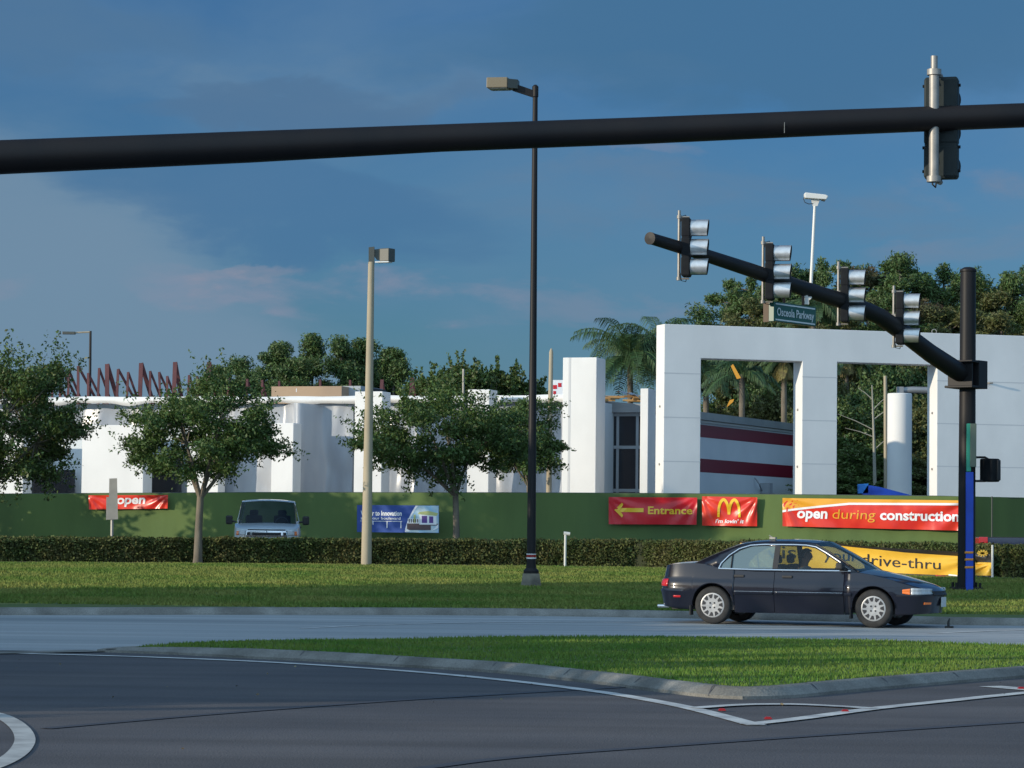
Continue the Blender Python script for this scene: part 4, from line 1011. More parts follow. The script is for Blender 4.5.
def banner(name, label, TL, TR, BR, BL, Yfn, fo, mat, group='banners on the green fence', nu=48, nv=14):
    fn = banner_fn(TL, TR, BR, BL, Yfn, fo); o0 = fn(0.5, 0)
    t = thing(name, label, 'banner', o0, 0, group)
    b = MB(); b.grid(lambda u, v: fn(u, v), nu, nv); b.build('vinyl_sheet', mat, t, smooth=True, angle=180, fixn=False); return t, fn
# 'open' banner
t, fn = banner('vinyl_banner', 'small orange red banner reading open, behind the grey sign back', (88.5, 495.3), (168, 495), (167.5, 508.5), (89, 509.5), Yf, folds(1.0, .05, 3.3, .55), 'ban_red2')
text_on('open', fn, .355, .715, .38, .62, 'ban_white', t, .03, .12)
# blue banner
t, fn = banner('vinyl_banner', 'blue and white printed banner behind the pale lamp post', (357, 505), (439, 505.5), (439, 533), (357, 532), lambda p: Yf(p) - .6, lambda u, v: 0, 'ban_blue')
b = MB(); 
def skyr(u, v): 
    e = .60 + .13 * (v ** 1.6); return fn(e + (.995 - e) * u, .01 + .98 * v, .006)
b.grid(skyr, 8, 14); b.build('printed_photo', 'ban_sky', t, fixn=False)
b = MB(); b.grid(lambda u, v: fn(.585 + .13 * (v ** 1.6) + .03 * u * (.4 + .6 * v), .02 + .97 * v, .012), 1, 14)
def rect(b, u0, v0, u1, v1, h=.016, sk=0): b.add([fn(u0, v0, h), fn(u1, v0 + sk, h), fn(u1, v1 + sk, h), fn(u0, v1, h)], [(0, 1, 2, 3)])
rect(b, .76, .30, .97, .70); rect(b, .62, .34, .77, .52); rect(b, .04, .40, .55, .418); rect(b, .36, .16, .372, .40); rect(b, .53, .16, .54, .40); rect(b, .12, .16, .13, .40); rect(b, .19, .28, .20, .40)
b.add([fn(.90, .05, .017), fn(.99, .18, .017), fn(.99, .33, .017), fn(.95, .18, .017)], [(0, 1, 2, 3)]); b.add([fn(.595, .03, .02), fn(.66, .05, .02), fn(.62, .12, .02), fn(.60, .12, .02)], [(0, 1, 2, 3)])
b.build('white_print', 'ban_white', t, fixn=False)
b = MB(); rect(b, .61, .10, .90, .27); rect(b, .61, .27, .99, .34, .014); [rect(b, .63 + k * .026, .37, .643 + k * .026, .50, .02) for k in range(5)]; b.build('brown_print', 'ban_dark', t, fixn=False)
b = MB(); rect(b, .79, .36, .855, .62, .02); rect(b, .88, .36, .93, .60, .02); b.build('purple_print', 'ban_purple', t, fixn=False)
b = MB(); b.add([fn(.74, .68, .018), fn(.97, .62, .018), fn(.99, .72, .018), fn(.87, .80, .018), fn(.76, .76, .018)], [(0, 1, 2, 3, 4)]); rect(b, .69, .36, .715, .66, .02)
M['ban_lime'] = pbr('lime_print', (.50, .52, .20), None, rough=.4); b.build('roof_print', 'ban_lime', t, fixn=False)
text_on('Water to Innovation', fn, .045, .545, .62, .17, 'ban_white', t, .03); text_on('along our boulevard', fn, .045, .53, .47, .10, 'ban_white', t, .01)
# Entrance
t, fn = banner('vinyl_banner', 'dark red banner with a yellow arrow and the word Entrance', (608.7, 497.0), (697.2, 497.6), (696.5, 524.7), (608.7, 524.2), Yf, folds(2.2, .028, 3.4, 1.05), 'ban_red')
text_on('Entrance', fn, .445, .95, .39, .27, 'ban_gold', t, .025)
b = MB()
def strip(pts, h=.014, fn=None, b=None):
    b.add([fn(u, v, h) for u, v in pts], [tuple(range(len(pts)))])
for k in range(6): u0 = .115 + k * .0467; b.add([fn(u0, .45, .014), fn(u0 + .0467, .45, .014), fn(u0 + .0467, .60, .014), fn(u0, .60, .014)], [(0, 1, 2, 3)])
b.add([fn(.065, .525, .018), fn(.15, .25, .018), fn(.165, .33, .018), fn(.125, .525, .018), fn(.165, .72, .018), fn(.15, .80, .018)], [(0, 1, 2, 3), (0, 3, 4, 5)]); b.build('arrow', 'ban_gold', t, fixn=False)
# arches
t, fn = banner('vinyl_banner', 'creased red banner with a large yellow letter M of two arches', (702, 496.3), (757.2, 497.3), (757, 526.3), (702.2, 525.6), Yf, folds(4.0, .06, 2.1, 1.1), 'ban_red2')
b = MB()
def arch(cx, w, s0, s1, lean):
    pts = []; n = 26
    for i in range(n + 1):
        q = s0 + (s1 - s0) * i / n; x = cx + w * math.sin(q * math.pi / 2) * abs(math.sin(q * math.pi / 2)) ** .35 * 1.0; y = .30 + .60 * (1 - abs(q) ** 2.3)
        pts.append((x, y, .028 + .012 * (1 - abs(q))))
    vs = []
    for i, (x, y, r_) in enumerate(pts):
        a = pts[max(i - 1, 0)]; c = pts[min(i + 1, n)]; dx, dy = (c[0] - a[0]) * 2.0, (c[1] - a[1]); l = math.hypot(dx, dy) + 1e-6; nx, ny = -dy / l, dx / l
        vs += [fn(x + nx * r_ * .75, y + ny * r_ * 1.3, .02), fn(x - nx * r_ * .75, y - ny * r_ * 1.3, .02)]
    b.add(vs, [(2 * i, 2 * i + 1, 2 * i + 3, 2 * i + 2) for i in range(n)])
arch(.39, .095, -1, .93, 0); arch(.585, .095, -.93, 1, 0)
b.build('arches', 'ban_gold', t, fixn=False)
text_on("i'm lovin' it", fn, .24, .76, .10, .13, 'ban_white', t, .02, .2)
# open during construction
t, fn = banner('vinyl_banner', 'long red and amber banner reading open during construction', (782.5, 498), (974, 500.6), (974, 531.0), (782.5, 526.2), Yf, folds(5.1, .055, 7.2, 1.1), 'ban_red2', nu=90)
b = MB()
def edge(u): return .55 + .28 * min(1, u / .35) ** .8 + .07 * u
b.grid(lambda u, v: fn(u, edge(u) + (1.0 - edge(u)) * v, .010), 60, 6); b.build('amber_band', 'ban_org', t, smooth=True, angle=180, fixn=False)
b = MB(); b.grid(lambda u, v: fn(u, edge(u) - .06 + .075 * v, .016), 60, 2); b.build('white_band', 'ban_white', t, smooth=True, angle=180, fixn=False)
text_on('open', fn, .076, .235, .31, .36, 'ban_white', t, .03, .08, .02); text_on('during', fn, .261, .486, .31, .33, 'ban_org', t, .0, .08, .02); text_on('construction', fn, .509, .922, .31, .33, 'ban_white', t, .03, 0, .02)

# yellow drive-thru banner on the hedge
def Yh(px):
    Y = 70.0
    for _ in range(8): Y = hy(P(px, 560, Y).x) - .12
    return Y
pts_top = ([740, 800, 820, 850, 900, 950, 992], [541.5, 540.5, 540.2, 545, 548.6, 551.2, 553.8])
pts_spl = ([740, 800, 818, 826, 836, 855, 880, 905, 935, 974.9, 975, 992], [543, 542.5, 541.2, 541.8, 545.3, 547.4, 549.8, 552.6, 554.6, 557.2, 562, 562.6])
pts_bot = ([740, 850, 880, 910, 940, 970, 992], [568, 570.5, 572.3, 573.8, 575.0, 575.4, 575.6])
ipx = lambda px, T: float(np.interp(px, T[0], T[1]))
fo = folds(3.3, .10, 6.0, .8)
def yfn(u, v, h=0):
    px = 740 + 252 * u; y = ipx(px, pts_bot) + (ipx(px, pts_spl) - ipx(px, pts_bot)) * v; return P(px, y, Yh(px) - .22 - fo(u, v) - h)
def kfn(u, v, h=0):
    px = 740 + 252 * u; y = ipx(px, pts_spl) + (ipx(px, pts_top) - ipx(px, pts_spl)) * v; return P(px, y, Yh(px) - .22 - fo(u, 1 + v * .2) - h)
t = thing('vinyl_banner', 'long yellow banner reading drive-thru, hung on the hedge behind the car', 'banner', yfn(.5, 0), 0)
b = MB(); b.grid(lambda u, v: yfn(u, v), 110, 12); b.build('vinyl_sheet', 'ban_yel', t, smooth=True, angle=180, fixn=False)
b = MB(); b.grid(lambda u, v: kfn(u, v), 110, 4); b.build('black_border', 'ban_black', t, smooth=True, angle=180, fixn=False)
b = MB(); b.grid(lambda u, v: P(740 + 252 * u, ipx(740 + 252 * u, pts_bot) + 1.6 * v, Yh(740 + 252 * u) - .22 - fo(u, 0)), 110, 1); b.build('edge_shadow', 'ban_black', t, fixn=False)  # black strip painted in for the shadow along the banner's lower edge
uu = lambda px: (px - 740) / 252
text_on('drive-thru', yfn, uu(861), uu(940.5), .28, .50, 'ban_black', t, .0, 0, .02); text_on('your', yfn, uu(824), uu(857.5), .40, .42, 'ban_black', t, .0, 0, .02); text_on('Visit', yfn, uu(764), uu(812), .40, .50, 'ban_black', t, .0, 0, .02)
b = MB()
for a in range(5):
    an = a * math.pi / 5; c = (uu(982.5), .50); px, py = 982.5, 553.2; d = Vector((math.cos(an) * 5.5, math.sin(an) * 3.6)); e = Vector((-math.sin(an), math.cos(an))) * .7; Yq = Yh(982) - .42
    b.add([P(px + d.x + e.x, py + d.y + e.y, Yq), P(px + d.x - e.x, py + d.y - e.y, Yq), P(px - d.x - e.x, py - d.y - e.y, Yq), P(px - d.x + e.x, py - d.y + e.y, Yq)], [(0, 1, 2, 3)])
b.build('yellow_emblem', 'ban_yel', t, fixn=False)
b = MB(); q0 = P(936, 576, Yh(936) - .25); q1 = P(950, 577.5, Yh(950) - .25); b.tube([q0, q1], .03, 6); b.build('red_tie', 'ban_red', t)
b = MB(); q0 = P(949, 575, Yh(949) - .25); q1 = P(965, 576.5, Yh(965) - .25); b.tube([q0, q1], .022, 6); b.build('white_rope', 'ban_white', t)
Y9 = Yh(992) - .3; q = P(992.5, 545, Y9); b = MB(); b.tube([(q.x, q.y, ZL - .3), (q.x, q.y, q.z)], .028, 8); tag(b.build('banner_stake', 'pvc', smooth=True), 'thin white stake at the right end of the yellow banner', 'stake')
# ================================================================ POLES AND LAMPS
# black lamp post
g = P(531, 587, 61.5); g = Vector((g.x, 61.5, zv(g.x, 61.5) - .02))
t = thing('street_lamp', 'tall slim black lamp post on a concrete foot in the grass verge', 'street lamp', g)
top = P(535.3, 92, 61.5)
b = MB(); lean = Vector((top.x, top.y, 0)); b.tube([g + Vector((0, 0, .25)), g.lerp(top, .02) + Vector((0, 0, .1)), top], [.105, .10, .055], 20); b.build('pole', 'bronze', t, smooth=True)
b = MB(); z = g.z; s = .20
b.add([(g.x + sx * k, g.y + sy * k, z + h) for h, k in ((-.1, .225), (.02, .225), (.24, .19), (.30, .18)) for sx, sy in ((-1, -1), (1, -1), (1, 1), (-1, 1))],
      [(i * 4 + k, i * 4 + (k + 1) % 4, (i + 1) * 4 + (k + 1) % 4, (i + 1) * 4 + k) for i in range(3) for k in range(4)] + [(12, 13, 14, 15)])
M['foot'] = pbr('foot_concrete', (.25, .22, .17), (.10, .09, .075), 3, .9, .3); b.build('concrete_foot', 'foot', t)
b = MB(); b.lathe([(.17, 0), (.17, .06), (.115, .12), (.11, .20)], (g.x, g.y, g.z + .30), (0, 0, 1), 20); b.build('base_flange', 'bronze', t, smooth=True, angle=30)
bp = P(531.3, 556, 61.5); b = MB(); b.lathe([(.108, -.03), (.108, .03)], (bp.x, 61.5, bp.z), (0, 0, 1), 20); b.build('red_band', 'reflector', t)
b = MB(); b.lathe([(.109, -.06), (.109, -.032)], (bp.x, 61.5, bp.z), (0, 0, 1), 20); b.lathe([(.109, .032), (.109, .05)], (bp.x, 61.5, bp.z), (0, 0, 1), 20); b.build('white_band', 'ban_white', t)
b = MB(); a0 = P(536, 94, 61.5); a1 = P(515, 84.5, 61.5)
b.prism([P(536, 91, 61.45), P(536, 98, 61.45), P(513, 90.5, 61.45), P(513, 83, 61.45)], (0, .09, 0)); b.lathe([(.06, -.12), (.07, -.1), (.07, .12), (.03, .16)], (top.x, top.y, top.z), (0, 0, 1), 14); b.build('arm', 'bronze', t)
b = MB(); c = P(505, 84, 61.5) ; lz = .26
pl_ = [(-.41, -.16), (.05, -.24), (.15, .20), (-.31, .30)]
b.prism([Vector((c.x + x, c.y + y, c.z - .11)) for x, y in pl_], (0, 0, .23)); 
hd = b.build('luminaire', 'lamptan', t, bevel=.015)
b = MB(); b.prism([Vector((c.x + x * .86, c.y + y * .86, c.z - .12)) for x, y in pl_], (0, 0, .008)); b.build('lamp_glass', 'grey', hd)
b = MB(); b.prism([Vector((c.x + x, c.y + y, c.z - .115)) for x, y in ((.056, -.242), (.28, -.12), (.32, .16), (.156, .202))], (0, 0, .20)); b.build('ballast_housing', 'lampgrey', hd)

# pale concrete lamp post
Y = 76.4; g = P(366.3, 562, Y); g.z = zv(g.x, Y) - .03; top = P(371.3, 262, Y)
t = thing('street_lamp', 'pale concrete lamp post with a boxy grey head in front of the hedge', 'street lamp', g)
b = MB(); b.tube([g + Vector((0, 0, -.1)), top], [.145, .085], 4 * 6); b.build('pole', 'conc', t, smooth=True)
q = lambda x, y, dy=0: P(x, y, Y + dy)
b = MB(); b.prism([q(368.6, 247.2, -.06), q(374.3, 246.6, -.06), q(374.3, 263.5, -.06), q(368.6, 263.5, -.06)], (0, .14, 0)); b.prism([q(374, 249.5), q(382, 248.5), q(382, 260), q(377, 260), q(374, 256)], (0, .05, 0)); b.build('bracket', 'lampgrey', t)
b = MB(); c = P(387.3, 255.2, Y); b.box(c, (.32, .30, .36), R(-34)); hd = b.build('luminaire', 'lampgrey', t, bevel=.02)
b = MB(); b.box(c + Vector((-.10, 0, -.195)), (.40, .26, .03), R(-20)); b.build('lamp_glass', 'signwhite', hd)

# distant lamp far left
Y = 165; q = lambda x, y: P(x, y, Y); g = q(89, 500)
t = thing('street_lamp', 'small far off lamp post above the left trusses', 'street lamp', (g.x, Y, ZL))
b = MB(); b.tube([(g.x, Y, ZL), q(90.5, 331)], [.12, .07], 8); b.build('pole', 'bronze', t)
b = MB(); b.tube([q(90.5, 332), q(73, 332.8)], .055, 6); b.build('arm', 'conc', t)
b = MB(); b.box(q(69, 333), (.75, .3, .16)); b.build('luminaire', 'lampgrey', t, bevel=.02)

# thin pole top by the oaks, pole by the wrapped building
b = MB(); g = P(463, 500, 160); b.tube([(g.x, 160, ZL), P(463.5, 369, 160)], .07, 8); tag(b.build('thin_pole', 'galv'), 'thin grey pole rising among the oak tops behind the roof', 'pole')
g = P(548.5, 500, 116); t = thing('concrete_pole', 'weathered pale pole left of the tall white pier', 'pole', (g.x, 116, ZL))
b = MB(); b.tube([(g.x, 116, ZL), P(551.2, 352, 116), P(551.4, 348.5, 116)], [.135, .085, .03], 14); b.build('shaft', 'conc', t, smooth=True)
b = MB(); b.box(P(547, 435, 115.8), (.35, .12, .10)); b.build('bracket', 'lampgrey', t)

# sign seen from behind
Y = 84; g = P(112, 540, Y); t = thing('parking_sign', 'tall grey sign back on a post, in front of the open banner', 'sign', (g.x, Y, ZL))
b = MB(); b.tube([(g.x, Y, ZL), P(112.4, 479, Y)], .045, 8); b.build('post', 'sign_back', t)
b = MB(); q = lambda x, y: P(x, y, Y - .06); b.prism([q(106.3, 497), q(109, 497), q(109.3, 478.5), q(117, 478.2), q(118, 519.3), q(106, 519.8)], (0, .012, 0))
b.build('sign_panel', 'sign_back', t)

# short white marker in front of hedge
Y = 77.4; g = P(565, 566, Y); gz_ = zv(g.x, Y); t = thing('marker_post', 'thin white marker post with a small cap in front of the hedge', 'post', (g.x, Y, gz_))
b = MB(); b.tube([(g.x, Y, gz_), P(565.5, 534, Y)], .035, 10); b.build('shaft', 'pvc', t, smooth=True)
b = MB(); b.tube([P(563.7, 533.2, Y), P(570, 534, Y)], .05, 8); b.build('cap', 'pvc', t, smooth=True)

# ================================================================ FAR MAST ARM
YP = 60.0; g = P(966.3, 598, YP); g.z = zv(g.x, YP); top = P(968.2, 272, YP)
arm = [(968, 377, 0), (955, 369.5, 0), (930, 353, 0), (905, 334, 0), (880, 316.5, 0), (850, 303, 0), (820, 294, 0), (780, 280.5, 0), (752, 270.5, 0), (700, 253.5, 0), (651, 238.5, 0)]
XP = P(968, 377, YP).x; YT = 50.0; XT = P(648, 237, YT).x; dirA = Vector((XT - XP, YT - YP, 0)).normalized(); LA = Vector((XT - XP, YT - YP, 0)).length
def arm_s(px, py=300):
    A = Vector((XP, YP, 0)); return along(A, dirA, px, py)
def arm_pt(px, py, lift=0):
    s = arm_s(px, py); q = Vector((XP, YP, 0)) + dirA * s; return P(px, py, q.y)
t = thing('signal_mast', 'dark mast pole with a long arm reaching out over the junction to four signal heads', 'signal mast', g)
b = MB(); b.tube([g, top], [.19, .165], 28); b.build('pole', 'bronze', t, smooth=True, angle=60)
b = MB(); b.lathe([(.17, 0), (.18, .01), (.18, .05), (.09, .10), (.001, .11)], top, (0, 0, 1), 24); b.build('pole_cap', 'bronze', t, smooth=True)
b = MB(); b.box((g.x, g.y, g.z + .03), (.62, .62, .06)); 
for sx in (-1, 1):
    for sy in (-1, 1): b.tube([(g.x + sx * .25, g.y + sy * .25, g.z + .06), (g.x + sx * .25, g.y + sy * .25, g.z + .16)], .03, 8)
b.build('base_plate', 'bronze', t)
b = MB(); pp = [arm_pt(x, y) for x, y, _ in arm]; L = len(pp); b.tube(pp, [.205 - .10 * ((p - pp[0]).length / (pp[-1] - pp[0]).length) for p in pp], 24); ao = b.build('mast_arm', 'bronze', t, smooth=True, angle=60)
b = MB(); b.lathe([(.11, -.02), (.115, .04), (.001, .05)], pp[-1], dirA, 16); b.build('arm_cap', 'bronze', ao)
# clamp box where the arm meets the pole
b = MB(); c = P(969, 375.0, YP); rA = math.atan2(dirA.y, dirA.x)
b.box(c + Vector((0.02, 0, .0)), (.40, .64, .60), rA); 
for dz in (-.27, .27): b.box(c + Vector((dirA.x * .32, dirA.y * .32, dz)), (.35, .66, .05), rA)
b.build('clamp', 'bronze', t, bevel=.01)
b = MB(); b.box(c + Vector((dirA.x * .40, dirA.y * .40, .0)), (.04, .58, .56), rA); b.build('arm_flange', 'bronze', t, bevel=.008)

# signal heads ------------------------------------------------
def signal(name, label, c, face, scale=1.0, group=None, tilt=0, pipe_px=None, hood='alu', house='black'):
    """c centre of housing, face angle (rad) of the viewing direction; local x = facing direction"""
    t = thing(name, label, 'traffic light', c, face, group); s = scale
    b = MB(); b.box((-.075, 0, 0), (.15, .34, 1.07)); 
    for k in (-1, 0, 1): b.box((-.075, 0, k * .355), (.165, .352, .335))
    b.build('housing', house, t, local=True, bevel=.02)
    for k in (1, 0, -1):
        z = k * .355; b = MB(); r = .155; n = 28; vs = []; fs = []; L = .335
        # tunnel visor: cylinder open at the lower front
        for i in range(n + 1):
            a = -math.pi * .5 + .42 + (2 * math.pi - .84) * i / n
            cut = L * (.90 + .10 * (math.sin(a) * .5 + .5))
            for rr_ in (r, r - .006):
                vs += [(.01, rr_ * math.cos(a), z + rr_ * math.sin(a)), (cut, rr_ * math.cos(a), z + rr_ * math.sin(a))]
        for i in range(n):
            o = i * 4; fs += [(o, o + 1, o + 5, o + 4)]
        b.add(vs, fs, 0); fs2 = [(i * 4 + 2, i * 4 + 6, i * 4 + 7, i * 4 + 3) for i in range(n)]; b.add(vs, fs2, 1)
        b.add(vs, [(i * 4 + 1, i * 4 + 3, i * 4 + 7, i * 4 + 5) for i in range(n)], 1)
        b.build('visor', [hood, 'trimblk'], t, local=True, smooth=True, fixn=False)
        b = MB(); b.lathe([(.001, .035), (.08, .025), (.145, .004)], (.006, 0, z), (1, 0, 0), 24); b.build('lens', 'signalglass', t, local=True, smooth=True)
    b = MB(); b.tube([(-.21, 0, -.60), (-.21, 0, .68)], .028, 10); b.tube([(-.21, 0, .56), (-.02, 0, .56)], .014, 6); b.tube([(-.21, 0, -.57), (-.02, 0, -.57)], .018, 6)
    b.lathe([(.045, -.03), (.045, .03)], (-.21, 0, .56), (0, 0, 1), 10); b.lathe([(.045, -.03), (.045, .03)], (-.21, 0, -.57), (0, 0, 1), 10); b.box((-.21, 0, .02), (.09, .20, .14))
    b.build('mounting_pipe', 'galv', t, local=True, smooth=True, angle=40)
    b = MB(); b.tube([(-.06, .05, -.53), (-.09, .06, -.62), (-.17, .08, -.60), (-.22, .09, -.35), (-.21, .10, -.10)], .009, 6); b.build('cable', 'trimblk', t, local=True, smooth=True); b = MB(); b.tube([(-.06, .05, .53), (-.10, .06, .60), (-.17, .07, .58), (-.20, .05, .45)], .008, 6); b.build('cable', 'trimblk', t, local=True, smooth=True)
    return t
hd = [(690.5, 247.5, 'leftmost signal head, out at the tip of the far mast arm'), (774, 272.0, 'signal head directly above the green street name sign'),
      (849, 295.5, 'third signal head, right of the camera pole'), (904, 318.5, 'signal head closest to the dark mast pole')]
root = None; FA = R(-6)
for i, (px, py, lab) in enumerate(hd):
    c = arm_pt(px, py)
    c = P(px, py, c.y - .26)
    fa = FA - math.atan((px - 512) / F)
    if root is None: root = signal('traffic_signal', lab, c, fa, group='signal heads on the far mast arm')
    else: dup(root, c, fa, lab)
# camera pole on the arm
c0 = arm_pt(813, 291.5); c1 = P(814.8, 206, c0.y)
t = thing('traffic_camera', 'white camera on a thin pole standing on the far mast arm', 'camera', c0)
b = MB(); b.tube([c0 + Vector((-.05, -.0, -.1)), c1], [.035, .028], 10); b.build('pole', 'camwhite', t, smooth=True)
b = MB(); q = lambda x, y, dy=0: P(x, y, c0.y + dy)
b.prism([q(804.5, 193.5, -.09), q(805.5, 192.2, -.09), q(826, 194.5, -.09), q(828.5, 196.0, -.09), q(826.5, 199.5, -.09), q(805, 198, -.09)], (0, .18, 0)); bd = b.build('housing', 'camwhite', t, bevel=.015)
b = MB(); b.prism([q(824.2, 196.8, -.06), q(827.2, 197.4, -.06), q(825.0, 201, -.06), q(821.5, 200, -.06)], (0, .12, 0)); b.build('lens', 'lampgrey', bd)
b = MB(); b.prism([q(811, 198), q(820, 199), q(817.5, 206), q(813, 206)], (0, .05, 0)); b.build('bracket', 'camwhite', t)
b = MB(); b.tube([q(805, 196), q(803.5, 199), q(805, 202.5), q(809, 204), q(813, 203.5)], .008, 6); b.build('cable', 'trimblk', t)
b = MB(); a0 = arm_pt(806, 291); q = lambda x, y: P(x, y, a0.y - .1); b.prism([q(802.8, 293.5), q(805, 293), q(808.5, 296.5), q(812, 296.8), q(811, 299), q(809, 300), q(809, 304.5), q(804.5, 304.2), q(805, 298)], (0, .15, 0)); b.build('arm_clamp', 'camwhite', t)
# street name sign
s0, s1 = arm_s(816, 315), arm_s(773.5, 315); Pa = Vector((XP, YP, 0)) + dirA * s1; Pb = Vector((XP, YP, 0)) + dirA * s0; nA = Vector((-dirA.y, dirA.x, 0)); nA = nA if nA.y < 0 else -nA
TLp = P(773.8, 302.0, Pa.y); 
zA, zB = TLp.z, P(773.8, 321.8, Pa.y).z
t = thing('street_name_sign', 'green street name sign with white lettering hanging under the far mast arm', 'street sign', Vector((Pa.x, Pa.y, zB)))
b = MB(); off = nA * .24; yA, yB = Pa.y + off.y, Pb.y + off.y; A_ = Vector((P(774, 312, yA).x, yA, 0)); B_ = Vector((P(816, 315, yB).x, yB, 0))
def sg(u, v, h=0): q = A_.lerp(B_, u) + nA * h; return Vector((q.x, q.y, zB + (zA - zB) * v))
b.prism([sg(0, 0), sg(1, 0), sg(1, 1), sg(0, 1)], -nA * .12); pn = b.build('sign_panel', 'signgreen', t, bevel=.008)
b = MB(); 
for v0, v1 in ((.86, .93), (.07, .14)): b.prism([sg(.03, v0, .005), sg(.97, v0, .005), sg(.97, v1, .005), sg(.03, v1, .005)], nA * .004)
b.build('white_border', 'signwhite', pn)
text_on('Osceola Parkway', sg, .06, .94, .32, .40, 'signwhite', pn, .015, 0, .012)
b = MB(); Lf = -dirA; e0 = sg(0, 0, -.02); e1 = sg(0, 1, -.02); dl = P(764.5, 312, e0.y).x - e0.x
b.prism([e0, e1, e1 + Vector((dl, .25, 0)), e0 + Vector((dl, .25, 0))], (0, .03, 0)); M['brn'] = pbr('brown_bracket', (.12, .085, .06), None, rough=.7); b.build('end_plate', 'brn', t)
b = MB()
for u in (.3, .75): q = sg(u, 1, -.06); b.box(q + Vector((0, 0, .08)), (.05, .05, .25))
b.build('hanger', 'bronze', t)

# pedestrian signal and push sign on the pole
t = thing('pedestrian_signal', 'dark pedestrian signal on two brackets at the right of the mast pole', 'pedestrian signal', P(990, 470, YP))
b = MB(); q = lambda x, y, dy=0: P(x, y, YP + dy); b.box(q(989.8, 470.3), (.27, .36, .50), R(38)); b.build('housing', 'black', t, bevel=.035)
b = MB(); b.box(q(994.2, 470.3, -.02), (.10, .30, .44), R(38)); b.build('visor', 'trimblk', t, bevel=.02)
for y in (457.3, 481): b = MB(); k = 1 if y < 470 else -1; b.tube([q(972, y), q(985, y), q(988.5, y + 2 * k), q(989, y + 5 * k)], .024, 8); b.build('bracket_arm', 'bronze', t, smooth=True)
# blue marker in front of the pole
YB = YP - .32; g2 = P(969.8, 600, YB); z0 = zv(g2.x, YB)
t = thing('blue_marker', 'slim bright blue marker strip with three orange bands strapped to the mast pole', 'marker', (g2.x, YB, z0))
def vstrip(name, x0, x1, y0, y1, mat, d=.08, dy=0, zb=None, par=None):
    b = MB(); a, c = P(x0, y0, YB + dy), P(x1, y0, YB + dy); e, f_ = P(x0 - .3, y1, YB + dy), P(x1 - .3, y1, YB + dy); 
    if zb is not None: e.z = f_.z = zb
    b.prism([a, c, f_, e], (0, d, 0)); return b.build(name, mat, par or t, bevel=.01)
bs = vstrip('blue_strip', 966.2, 973.6, 472, 598, 'blue', zb=z0 - .02)
for y in (552.5, 559.5, 567.3): vstrip('orange_band', 965.4, 973.6, y - 1.1, y + 1.1, 'orange', .10, -.012, par=bs)
vstrip('green_strip', 967.0, 971.4, 423.5, 471.6, 'green_p')
vstrip('grey_box', 970.5, 976.6, 423.5, 467, 'olive_p', .14, -.03)
b = MB(); q = P(950, 622, 55.9)
# small stick by the kerb right of the car
g = G(948.5, 622, .1); b.tube([(g.x, g.y, 0), (g.x, g.y, .11), (g.x + .02, g.y, .16)], [.022, .018, .008], 8); b.tube([(g.x - .06, g.y, .02), (g.x + .08, g.y, .02)], .02, 6)
tag(b.build('kerb_stub', 'trimblk'), 'small dark stub on the road in front of the dark car', 'stub')

# ================================================================ NEAR MAST ARM
def na(px, pyt, pyb, Y): c = P(px, (pyt + pyb) / 2, Y); return c, (pyb - pyt) / 2 / F * Y
spec = [(-260, 146, 186, 25.6), (0, 140, 174.5, 26.4), (250, 131.0, 162.8, 27.1), (440, 124.2, 152.0, 27.6), (640, 117.2, 144.3, 28.2), (830, 109.8, 135.6, 28.7), (1024, 103.0, 127.6, 29.3), (1180, 97.6, 120.5, 29.8)]
pp = []; rr_ = []
for s in spec: c, r_ = na(*s); pp.append(c); rr_.append(r_)
base = Vector((pp[0].x - 2.2, pp[0].y - .3, 0.15)); zA = pp[0].z - .55
t = thing('near_signal_mast', 'thick black mast arm crossing the whole sky close to the viewer', 'signal mast', base)
b = MB(); b.tube([Vector((base.x + .1, base.y, zA)), *pp], [.21, *rr_], 40); ao = b.build('mast_arm', 'bronze', t, smooth=True, angle=60)
b = MB(); b.tube([base, base + Vector((0, 0, zA + .9))], [.22, .19], 28); b.build('pole', 'bronze', t, smooth=True, angle=60)
b = MB(); b.box(base + Vector((0, 0, .03)), (.7, .7, .06)); b.build('base_plate', 'bronze', t)
b = MB(); c = P(783, 125, 28.0); b.box(pp[5].lerp(pp[4], .25) + Vector((0, -rr_[4] - .001, -.05)), (.006, .004, .11)); b.build('weld_mark', 'galv', ao)
# near signal head, seen from behind
Y = 29.25; cc = P(942.5, 129.5, Y)
fa = R(90 - 16)   # facing away from us, a little to the right
t = signal('traffic_signal', 'signal head seen from behind, hanging on the near black mast arm at upper right', cc, fa, hood='black', house='houseback')
t.scale = (1.0, 1.0, 1.0)
for ch in list(t.children):
    if ch.name.startswith('mounting_pipe'): bpy.data.objects.remove(ch)
b = MB(); b.tube([(-.30, .05, -.585), (-.30, .05, .58)], .052, 14); b.tube([(-.30, .05, .58), (-.30, .05, .73)], .036, 12)
for z in (-.56, .56): b.lathe([(.075, -.03), (.075, .03)], (-.30, .05, z), (0, 0, 1), 12); b.tube([(-.30, .05, z), (-.02, .02, z)], .03, 8)
b.build('mounting_pipe', 'galv', t, local=True, smooth=True, angle=40)
b = MB()
for y in (-.178, .178):
    for z in (-.45, -.20, .10, .45): b.tube([(-.08, y - .02, z), (-.08, y + .02, z)], .018, 6)
b.build('hinge', 'black', t, local=True)
